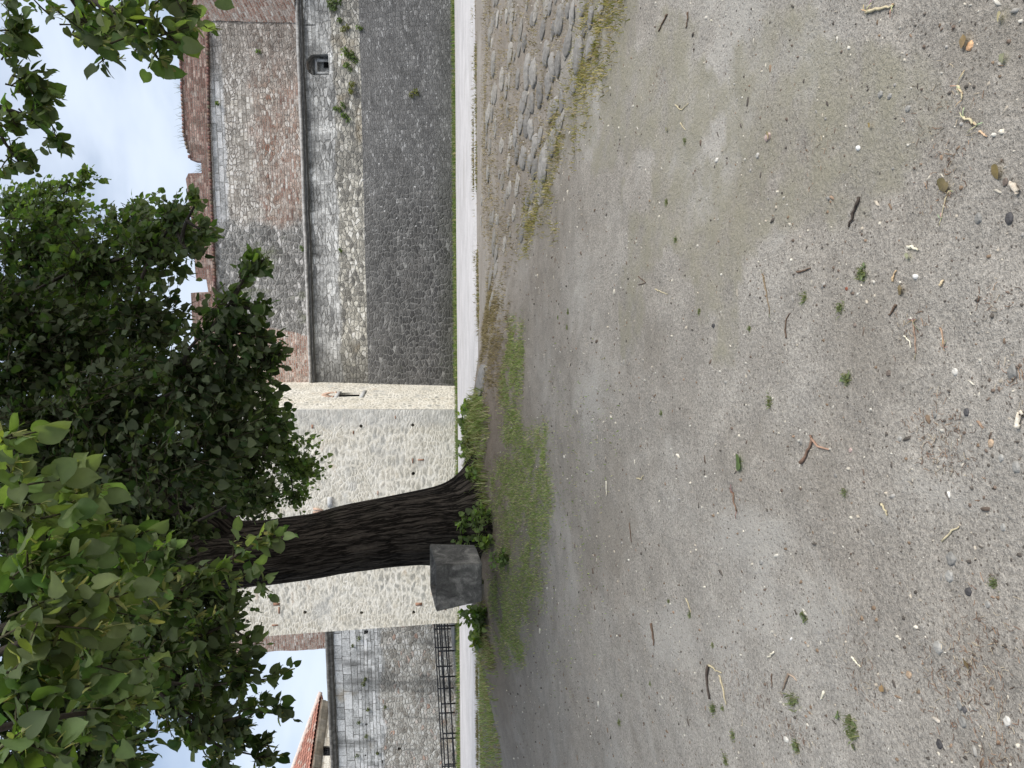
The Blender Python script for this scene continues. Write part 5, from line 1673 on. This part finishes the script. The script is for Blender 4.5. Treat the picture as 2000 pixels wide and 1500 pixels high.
special = {6: 'largest long grey cobble in the mossy strip at the right', 7: 'grey cobble at the lower edge, touching the yellow moss', 11: 'rounded grey cobble bulging at the edge of the yellow moss', 0: 'tall oval grey cobble near the top right of the field',
           15: 'rounded cobble standing highest on the far side of the field', 34: 'long dark cobble at the left end of the mossy strip', 27: 'grey cobble just right of the lower moss tuft', 4: 'cobble nearest the viewer at the right picture edge'}
for i, (x, y, wy, wx) in enumerate(lst):
    o = cobble(x, y, wy, wx, rise=.55 if i < 53 else .4, tone=(.235, .225, .205) if x < 1000 else (.20, .192, .18))
    lab = special.get(i) or ('pale flat stone barely showing in the earth near the path edge' if x < 985 else 'grey rounded cobble half sunk among dry grass on the right')
    tag(o, lab, 'stone', 'stones sunk in the earth near the path' if x < 985 and i not in special else 'cobbles sunk in the earth on the right')
fld = poly_world([(950, -40), (1180, -40), (1120, 150), (1080, 300), (1030, 480), (960, 540), (946, 300)])
nx2 = 0
while nx2 < 70:
    q = np.array([random.uniform(fld[:, 0].min(), fld[:, 0].max()), random.uniform(fld[:, 1].min(), fld[:, 1].max())])
    if not inside(fld, q[:1], q[1:])[0]: continue
    x_, y_, d_ = project([q[0], q[1], float(hgt(*q))])
    if not (-20 < y_ < 560): continue
    o = cobble(x_, y_, random.uniform(18, 44) * min(1, 9.5 / d_), 40, 'cobblestone', random.uniform(.25, .45), (.235, .222, .20))
    tag(o, 'low flat grey stone nearly level with the straw strewn earth on the right', 'stone', 'flat stones level with the earth')
    nx2 += 1
o = cobble(940, 742, 62, 14, 'boulder', .55); tag(o, 'smooth grey boulder on the crest beside the leafy weeds', 'stone')
o = cobble(917, 842, 26, 18, 'boulder', .9, (.17, .15, .14)); tag(o, 'brownish stone block among the weeds on the crest', 'stone')

# ---- pebbles
PB = [(1980, 726, 26, 'g'), (1936, 866, 15, 't'), (1956, 894, 13, 'g'), (1986, 912, 20, 'g'), (1826, 810, 12, 'g'), (1866, 726, 13, 'w'), (1736, 729, 11, 'b'), (1758, 857, 10, 'g'), (1662, 879, 9, 'p'), (1394, 636, 8, 'd'), (1860, 1092, 24, 'g'), (1856, 1125, 20, 'g'), (1834, 1263, 22, 'g'), (1876, 1376, 16, 'g'), (1882, 1410, 17, 'g'), (1536, 1444, 10, 'w'),
      (1776, 1318, 13, 't'), (1892, 1156, 15, 'd'), (1774, 212, 12, 'g'), (1912, 426, 18, 'g'), (1972, 426, 19, 'd'), (1720, 184, 12, 'g'), (1738, 188, 10, 'g'), (1964, 356, 14, 'b'), (1895, 90, 15, 'o'), (1480, 304, 10, 'w'), (1500, 268, 14, 'p'), (1400, 313, 9, 'w'), (1654, 564, 7, 'r'), (1670, 635, 8, 'b'), (1888, 805, 14, 'd'), (1968, 1408, 16, 'w'), (1836, 1453, 15, 'd'), (1487, 1097, 10, 'g'), (1884, 1386, 12, 'd'), (1960, 1030, 13, 'g'), (1930, 1180, 12, 'g')]
tone = {'g': (.24, .235, .22), 't': (.36, .27, .19), 'w': (.47, .455, .42), 'b': (.16, .13, .11), 'p': (.40, .31, .28), 'd': (.07, .068, .07), 'o': (.45, .28, .16), 'r': (.22, .08, .05)}
plab = {0: 'largest grey pebble at the bottom middle of the bare earth', 1: 'tan oval pebble in the foreground', 10: 'flat dark grey pebble at the lower left middle', 12: 'broad flat pebble on the left foreground', 8: 'small pink pebble near the forked twig', 20: 'dark round pebble in the right foreground', 24: 'orange brown pebble at the far right foreground', 26: 'pinkish flat stone chip on the olive tinged earth', 28: 'tiny red brown pebble near the round weed tuft'}
kinds = {'g': 'small grey pebble lying on the bare earth', 't': 'small tan pebble lying on the bare earth', 'w': 'small whitish pebble lying on the bare earth', 'b': 'small brown pebble lying on the bare earth', 'p': 'small pinkish pebble on the bare earth', 'd': 'small dark pebble lying on the bare earth', 'o': 'small orange pebble on the earth', 'r': 'small red pebble on the earth'}
for i, (x, y, w_, k_) in enumerate(PB):
    c = G(x, y)
    d = np.linalg.norm(c - CAM)
    r_ = w_ * d / 1500 * .5
    o = cobble(x, y, 2 * r_ * 1500 / c[1], 2 * r_ * 1500 / c[1] * .62, 'pebble', .95, tone[k_])
    tag(o, plab.get(i) or kinds[k_], 'pebble', 'pebbles on the bare earth, ' + kinds[k_].split()[1])

# ---- twigs, straws and stalks
BRN, DBR, STR, WHT, RST = (.13, .09, .065), (.075, .06, .05), (.48, .42, .28), (.66, .62, .5), (.30, .17, .10)
TWG = [([(1680, 384), (1672, 410), (1660, 442)], 7, DBR, 'thick dark curved twig on the right foreground'), ([(1692, 25), (1720, 17), (1748, 10)], 6, STR, 'pale straw stalk with frayed end at the far right'),
       ([(1304, 27), (1296, 45), (1288, 61)], 4, BRN, 'thin brown twig on the earth below the cobbles'), ([(1344, 22), (1345, 36), (1341, 54)], 3.5, BRN, 'small brown twig right of the cobble field'), ([(1320, 205), (1332, 216), (1346, 202)], 2.6, STR, 'tiny v shaped straw on the earth right of centre'),
       ([(1330, 240), (1340, 255)], 2.4, STR, 'short straw near the v shaped straw'), ([(1558, 532), (1584, 524)], 4.5, BRN, 'short straight twig with a dark end'), ([(1536, 660), (1535, 640), (1538, 620), (1545, 612)], 3.5, BRN, 'hooked thin twig in the middle ground'),
       ([(1566, 906), (1580, 885), (1588, 864), (1586, 852)], 7, (.17, .11, .08), 'y shaped brown twig in the middle of the bare earth'), ([(1492, 540), (1498, 570), (1504, 612)], 3.5, (.22, .17, .11), 'dry dead weed stalk on the olive earth'), ([(1752, 594), (1746, 606), (1738, 616)], 5, BRN, 'short dark twig on the lower middle earth'),
       ([(1784, 624), (1788, 655), (1790, 690)], 4, (.28, .2, .15), 'frayed brown stalk in the foreground'), ([(1838, 638), (1844, 665), (1846, 680)], 4, (.33, .23, .16), 'thin reddish stalk with a pale tip'), ([(1434, 962), (1435, 980), (1440, 998)], 4.5, (.2, .13, .09), 'bent reddish twig with a curled end'),
       ([(1724, 984), (1730, 996), (1734, 1006)], 5, STR, 'short pale stick with a dark edge'), ([(1842, 1056), (1858, 1042), (1876, 1028)], 5, STR, 'long pale straw in the left foreground'), ([(1274, 1220), (1277, 1240), (1279, 1262)], 5, BRN, 'dark twig stump on the left middle ground'), ([(1340, 1168), (1346, 1182), (1350, 1196)], 2.6, STR, 'thin pale straw above the left tufts'),
       ([(1386, 1300), (1396, 1306), (1410, 1314)], 4, STR, 'straight dry stalk end near the curved stalk'), ([(1406, 1316), (1414, 1345), (1420, 1378)], 4, STR, 'pale dry stalk beside the curved dark line'), ([(1386, 1300), (1382, 1320), (1384, 1340), (1388, 1362)], 6, DBR, 'curved dark dead stalk left of the middle ground'), ([(1508, 1316), (1509, 1342)], 2.6, BRN, 'thin upright twig on the left earth'),
       ([(1542, 1316), (1536, 1334), (1529, 1347)], 4.5, (.22, .17, .13), 'forked grey straw above the lush tuft'), ([(1666, 1284), (1674, 1294), (1682, 1302)], 4, WHT, 'small whitish straw on the left earth'), ([(1514, 1274), (1500, 1286)], 4, WHT, 'short whitish stick left of the middle'), ([(1610, 1352), (1606, 1366)], 5, WHT, 'tiny pale stick at the left'),
       ([(1854, 372), (1846, 395), (1840, 428)], 3, STR, 'thin pale stalk under the brown leaf litter'), ([(1872, 166), (1880, 182), (1882, 194)], 5, STR, 'short pale twig among the litter at the right'), ([(1886, 228), (1900, 238), (1908, 244)], 5, STR, 'crooked pale twig among the litter at the right'), ([(1914, 256), (1930, 266)], 5, (.5, .36, .24), 'orange tinted stalk at the right foreground'), ([(1982, 360), (1992, 378)], 12, (.6, .52, .42), 'thick pale stick cut by the bottom edge'),
       ([(1990, 835), (1996, 812), (2000, 804)], 11, (.62, .55, .45), 'broad pale stick at the bottom middle edge'), ([(1766, 656), (1778, 666), (1780, 680)], 3, WHT, 'thin white straw on the lower middle earth'), ([(1744, 548), (1752, 530)], 5, (.45, .33, .2), 'ochre stick by the orange leaf'), ([(1838, 558), (1844, 546)], 6, (.55, .45, .3), 'short tan stick in the foreground'), ([(1776, 479), (1796, 487)], 7, WHT, 'white chewed stick in the right foreground'),
       ([(1280, 565), (1305, 575)], 2.5, STR, 'fine straw on the middle earth'), ([(1248, 540), (1262, 552), (1248, 556)], 2.4, BRN, 'tiny bent twig on the far earth'), ([(1245, 935), (1254, 936), (1258, 928)], 3, STR, 'tiny curled straw on the far middle earth'), ([(1230, 1020), (1234, 1060)], 2.4, BRN, 'thin dark twig on the far left earth'), ([(1185, 940), (1186, 968)], 3.4, WHT, 'white upright straw below the grass slope')]


def stick(px, w_, colr, label, name='twig'):
    pts = np.array([G(x, y) for x, y in px])
    d = np.linalg.norm(pts.mean(0) - CAM)
    r_ = max(w_ * d / 1500 * .42, .0012)
    n = 9
    t = np.linspace(0, len(pts) - 1, n)
    C = np.stack([np.interp(t, np.arange(len(pts)), pts[:, i]) for i in range(3)], -1)
    C[:, :2] += rng.normal(0, r_ * .5, (n, 2))
    C[:, 2] = hgt(C[:, 0], C[:, 1]) + r_ * .75 + np.abs(rng.normal(0, r_ * .3, n))
    bg = Bag()
    bg.tube(C, r_ * np.linspace(1.1, .6, n) * rng.uniform(.8, 1.2, n), 6, (*colr, 1))
    if 'y shaped' in label or 'fork' in label:
        e = [C[-3], G(1600, 872), G(1622, 878)] if 'y shaped' in label else [C[0], G(1552, 1322), G(1558, 1330)]
        e = np.array(e); e[:, 2] = hgt(e[:, 0], e[:, 1]) + r_
        bg.tube(e, r_ * np.array([.8, .7, .5]), 6, (*[min(.9, q * 2.0) for q in colr], 1))
    if 'frayed' in label or 'litter' in label or 'weed stalk' in label or 'reddish' in label:
        for s_ in range(7):
            b0 = C[random.choice([0, 0, 1, -1, -1])]
            e = b0 + np.array([random.uniform(-1, 1), random.uniform(-1, 1), 0]) * r_ * 9
            e[2] = float(hgt(e[0], e[1])) + r_ * 1.4
            bg.tube([b0, (b0 + e) / 2 + [0, 0, r_], e], r_ * .35, 4, (*[q * random.uniform(.7, 1.3) for q in colr], 1))
    return tag(bg.build(name, M_TWIGM, None, True), label, 'twig', 'twigs and straws on the bare earth')


for px, w_, c_, lb in TWG: stick(px, w_, c_, lb)

# ---- one fresh green leaf, some dead leaves and white chips
def flat_leaf(name, x, y, size, ang, tint, label, T=LT_BIG, cat='leaf', group=None, tilt=.25):
    c = G(x, y)
    Y = np.array([[math.cos(ang), math.sin(ang), .03]])
    Z = np.array([[random.uniform(-tilt, tilt), random.uniform(-tilt, tilt), 1.0]])
    v, p, cl = leaves(c[None] + [0, 0, .012], Y, Z, np.array([size]), tint, .05, T)
    bg = Bag(); bg.add(v, p, cl)
    if name == 'green_leaf': bg.tube([c + [0, 0, .012], c - Y[0] * size * .5 + [0, 0, .006]], .0012, 4, (.12, .14, .05, 1))
    return tag(bg.build(name, M_WEED, None, True), label, cat, group)


flat_leaf('green_leaf', 1449, 902, .068, 1.75, (.10, .19, .05), 'single fresh green heart shaped leaf lying on the bare earth')
for (x, y, s_, a, t_, lb) in [(1890, 88, .05, 0.2, (.42, .26, .15), 'curled orange brown dead leaf at the right foreground'), (1766, 560, .045, 2.5, (.40, .22, .12), 'crumpled orange dead leaf near the lower middle'), (1706, 245, .03, 1.2, (.5, .36, .2), 'small ochre curled leaf on the right earth'),
                              (1958, 340, .06, .8, (.36, .25, .13), 'tan dead leaf with a thin stalk near the bottom'), (1855, 355, .06, 2.0, (.30, .2, .12), 'big crumpled brown leaf heap in the right foreground'), (1780, 502, .035, 1.0, (.62, .58, .44), 'pale feathery dry leaf near the lower middle'), (1505, 268, .05, .6, (.36, .31, .28), 'pinkish grey dead leaf on the olive earth'), (1306, 250, .04, 1.8, (.40, .35, .31), 'pale pinkish leaf on the earth below the cobbles'), (1963, 25, .035, 2.4, (.62, .57, .45), 'cream dry leaf at the right bottom edge'),
                              (1968, 115, .035, 1.0, (.6, .55, .42), 'cream dry petal in the right foreground'), (1725, 1270, .012, 1.0, (.5, .4, .3), ''), (1730, 1350, .03, .3, (.35, .2, .12), 'rust dead leaf on the left foreground'), (1900, 1300, .045, 1.3, (.28, .17, .1), 'rust brown crumpled leaf in the left foreground'), (1262, 1153, .02, .5, (.6, .55, .15), 'tiny yellow leaf fragment on the far left earth')]:
    if lb: flat_leaf('dead_leaf', x, y, s_ * .62, a, t_, lb, LT_BIG, 'leaf', 'dead leaves on the bare earth', .6)


def chip(x, y, w_, h_, ang, colr, label, name='wood_chip'):
    c = G(x, y)
    w_, h_ = w_ * .8, h_ * .8
    colr = [q * .85 for q in colr]
    bg = Bag()
    a = ang
    ax_ = np.array([[math.cos(a), math.sin(a), 0], [-math.sin(a), math.cos(a), 0], [0, 0, 1.0]])
    k = np.array([(-.5, -.35), (-.2, -.5), (.3, -.45), (.5, -.1), (.42, .4), (0, .5), (-.4, .38)]) * [w_, h_] * rng.uniform(.8, 1.15, (7, 2))
    n = 7
    lo = np.concatenate([k, np.full((n, 1), -.004)], 1) @ ax_ + c
    hi = np.concatenate([k * .9, np.full((n, 1), min(w_, h_) * .45) + rng.normal(0, .001, (n, 1))], 1) @ ax_ + c
    q = [[i, (i + 1) % n, n + (i + 1) % n, n + i] for i in range(n)]
    bg.add(np.concatenate([lo, hi]), [np.array(q), np.array([list(range(n, 2 * n))])], (*colr, 1))
    return tag(bg.build(name, M_BIT), label, 'chip', 'pale chips on the bare earth')


chip(1854, 966, .026, .011, .1, (.8, .78, .72), 'white rectangular chip on the foreground earth')
chip(1546, 1248, .026, .010, -.8, (.85, .83, .8), 'white sliver left of the middle ground')
chip(1677, 289, .022, .018, .5, (.8, .8, .78), 'white crumb on the right middle earth', 'white_crumb')
chip(1789, 540, .022, .018, 1.0, (.8, .78, .74), 'white crumb beside the ochre stick', 'white_crumb')
chip(1829, 1406, .045, .013, 1.6, (.55, .5, .43), 'long pale shell fragment at the lower left', 'shell_fragment')
chip(1663, 1011, .018, .012, .9, (.6, .57, .48), 'small cream chip on the middle earth')
chip(1390, 40, .02, .01, .7, (.6, .56, .45), 'tiny cream chip right of the bare earth')
chip(1192, 172, .03, .010, .1, (.62, .6, .55), 'pale sliver on the earth below the cobbles')

# ---- crumbs and litter without number
bg = Bag()
N = 15000
xs = rng.uniform(1030, 2060, N); ys = rng.uniform(-80, 1580, N)
sel = np.zeros(N, dtype=bool)
depth = rng.uniform(1.5, 8.5, N) ** 1.0
X = rng.uniform(-1.0, 1.0, N) * (depth * .60 + .1); Y = depth
Z = hgt(X, Y)
s0 = np.minimum(np.exp(rng.normal(math.log(.0029), .5, N)), .0055) * (1 + Y * .15)
nearw = np.clip((3.4 - Y) / 1.6, 0, 1)
keep = rng.random(N) < (.25 + .75 * np.clip(fbm(X * 3, Y * 3, 3, 21) * 2.2 - .6, 0, 1)) * (.55 + .45 * nearw)
X, Y, Z, s0 = X[keep], Y[keep], Z[keep], s0[keep]
n = len(X)
pal = np.array([(.46, .44, .39), (.55, .51, .43), (.38, .34, .28), (.13, .10, .08), (.085, .075, .065), (.18, .13, .09), (.28, .27, .25), (.24, .17, .12)])
pc = pal[rng.choice(len(pal), n, p=[.13, .09, .10, .2, .2, .12, .12, .04])] * rng.uniform(.75, 1.2, (n, 1))
a = rng.uniform(0, 6.28, n)
el = rng.uniform(.35, 1.0, n)
le = np.where(rng.random(n) < .12, 2.6, 1.0)
q = np.array([(-1, -.6), (.1, -1), (1, -.3), (.7, .8), (-.6, .9)])
qx = q[None, :, 0] * s0[:, None] * le[:, None] * rng.uniform(.7, 1.2, (n, 5)); qy = q[None, :, 1] * (s0 * el)[:, None] * rng.uniform(.7, 1.2, (n, 5))
wx_ = qx * np.cos(a)[:, None] - qy * np.sin(a)[:, None] + X[:, None]
wy_ = qx * np.sin(a)[:, None] + qy * np.cos(a)[:, None] + Y[:, None]
lo = np.stack([wx_, wy_, np.tile(Z[:, None] - .003, (1, 5))], -1)
hi = np.stack([X[:, None] + (wx_ - X[:, None]) * .75, Y[:, None] + (wy_ - Y[:, None]) * .75, Z[:, None] + (s0 * el)[:, None] * rng.uniform(.3, 1.3, (n, 5))], -1)
V = np.concatenate([lo, hi], 1).reshape(-1, 3)
b = np.arange(n)[:, None] * 10
pl = [b + np.array([[i, (i + 1) % 5, 5 + (i + 1) % 5, 5 + i]]) for i in range(5)] + [b + np.array([[5, 6, 7, 8, 9]])]
bg.add(V, pl, np.repeat(np.concatenate([pc, np.ones((n, 1))], 1), 10, axis=0))
tag(bg.build('gravel', M_BIT), 'fine crumbs of gravel, soil and wood strewn over the bare earth', 'gravel', None, 'stuff')
# fibrous brown litter gathered in patches near the viewer
bg = Bag()
for (x, y, r_, n) in [(1850, 350, .10, 60), (1830, 850, .13, 120), (1860, 895, .10, 60), (1930, 1270, .16, 130), (1895, 1315, .12, 90), (1820, 1320, .10, 60), (1860, 210, .14, 70), (1700, 1330, .1, 50), (1560, 1440, .12, 60), (1500, 1400, .12, 50), (1960, 1470, .14, 90), (1900, 1440, .14, 60), (1780, 640, .06, 40), (1985, 740, .06, 40), (1440, 1320, .14, 60), (1660, 1250, .15, 50), (1940, 590, .05, 30), (1600, 300, .1, 30), (1280, 160, .12, 40)]:
    c = G(x, y)
    for i in range(n):
        p0 = c[:2] + rng.normal(0, r_ * .5, 2)
        an = random.uniform(0, 6.28); l_ = random.uniform(.005, .026)
        p1 = p0 + np.array([math.cos(an), math.sin(an)]) * l_
        pm = (p0 + p1) / 2 + rng.normal(0, l_ * .15, 2)
        pts = np.array([[*p0, 0], [*pm, 0], [*p1, 0]])
        pts[:, 2] = hgt(pts[:, 0], pts[:, 1]) + random.uniform(.001, .006)
        k = random.uniform(.6, 1.3)
        colr = random.choice([(.20, .12, .08), (.26, .17, .11), (.13, .09, .065), (.40, .34, .25)])
        bg.tube(pts, random.uniform(.0004, .0011), 4, (*[q * k for q in colr], 1), cap=False)
tag(bg.build('leaf_litter', M_TWIGM), 'brown fibrous litter gathered in loose patches on the earth', 'litter', None, 'stuff')

# ================================================================== LIGHT
SUN_DIR = np.array([.76, -.50, .90]); SUN_DIR /= np.linalg.norm(SUN_DIR)      # towards the sun
sd = bpy.data.lights.new('sun', 'SUN')
sd.energy = 2.2
sd.angle = R(36)
sd.color = (1.0, .965, .91)
so = bpy.data.objects.new('sun', sd)
COL.objects.link(so)
so.rotation_euler = Vector([float(-c) for c in SUN_DIR]).to_track_quat('-Z', 'Y').to_euler()
so.location = (12, -10, 30)

w = bpy.data.worlds.new('World')
SC.world = w
w.use_nodes = True
nt = w.node_tree
bgn = nt.nodes['Background']
sky = nt.nodes.new('ShaderNodeTexSky')
sky.sky_type = 'NISHITA'
sky.sun_disc = False
sky.sun_elevation = math.asin(SUN_DIR[2])
sky.sun_rotation = math.atan2(SUN_DIR[0], SUN_DIR[1])
sky.air_density = 1.0; sky.dust_density = 2.5; sky.ozone_density = 1.0
gc = nd(nt, 'ShaderNodeTexCoord').outputs['Generated']
cl = noise(nt, vmul(nt, gc, (1.0, 1.0, 2.2)), 2.3, 5.0, .55, .3)[0]
cm = mapr(nt, cl, .34, .66, .22, .85)
skc = mix(nt, cm, sky.outputs[0], (5.7, 6.35, 7.35))
nt.links.new(skc, bgn.inputs[0])
bgn.inputs[1].default_value = .082

SC.view_settings.view_transform = 'Standard'
SC.view_settings.look = 'None'
SC.view_settings.exposure = 0.95
SC.view_settings.gamma = 1.0
SC.render.engine = 'CYCLES'
SC.cycles.max_bounces = 6
SC.cycles.diffuse_bounces = 4
SC.cycles.transmission_bounces = 4
SC.cycles.use_denoising = True
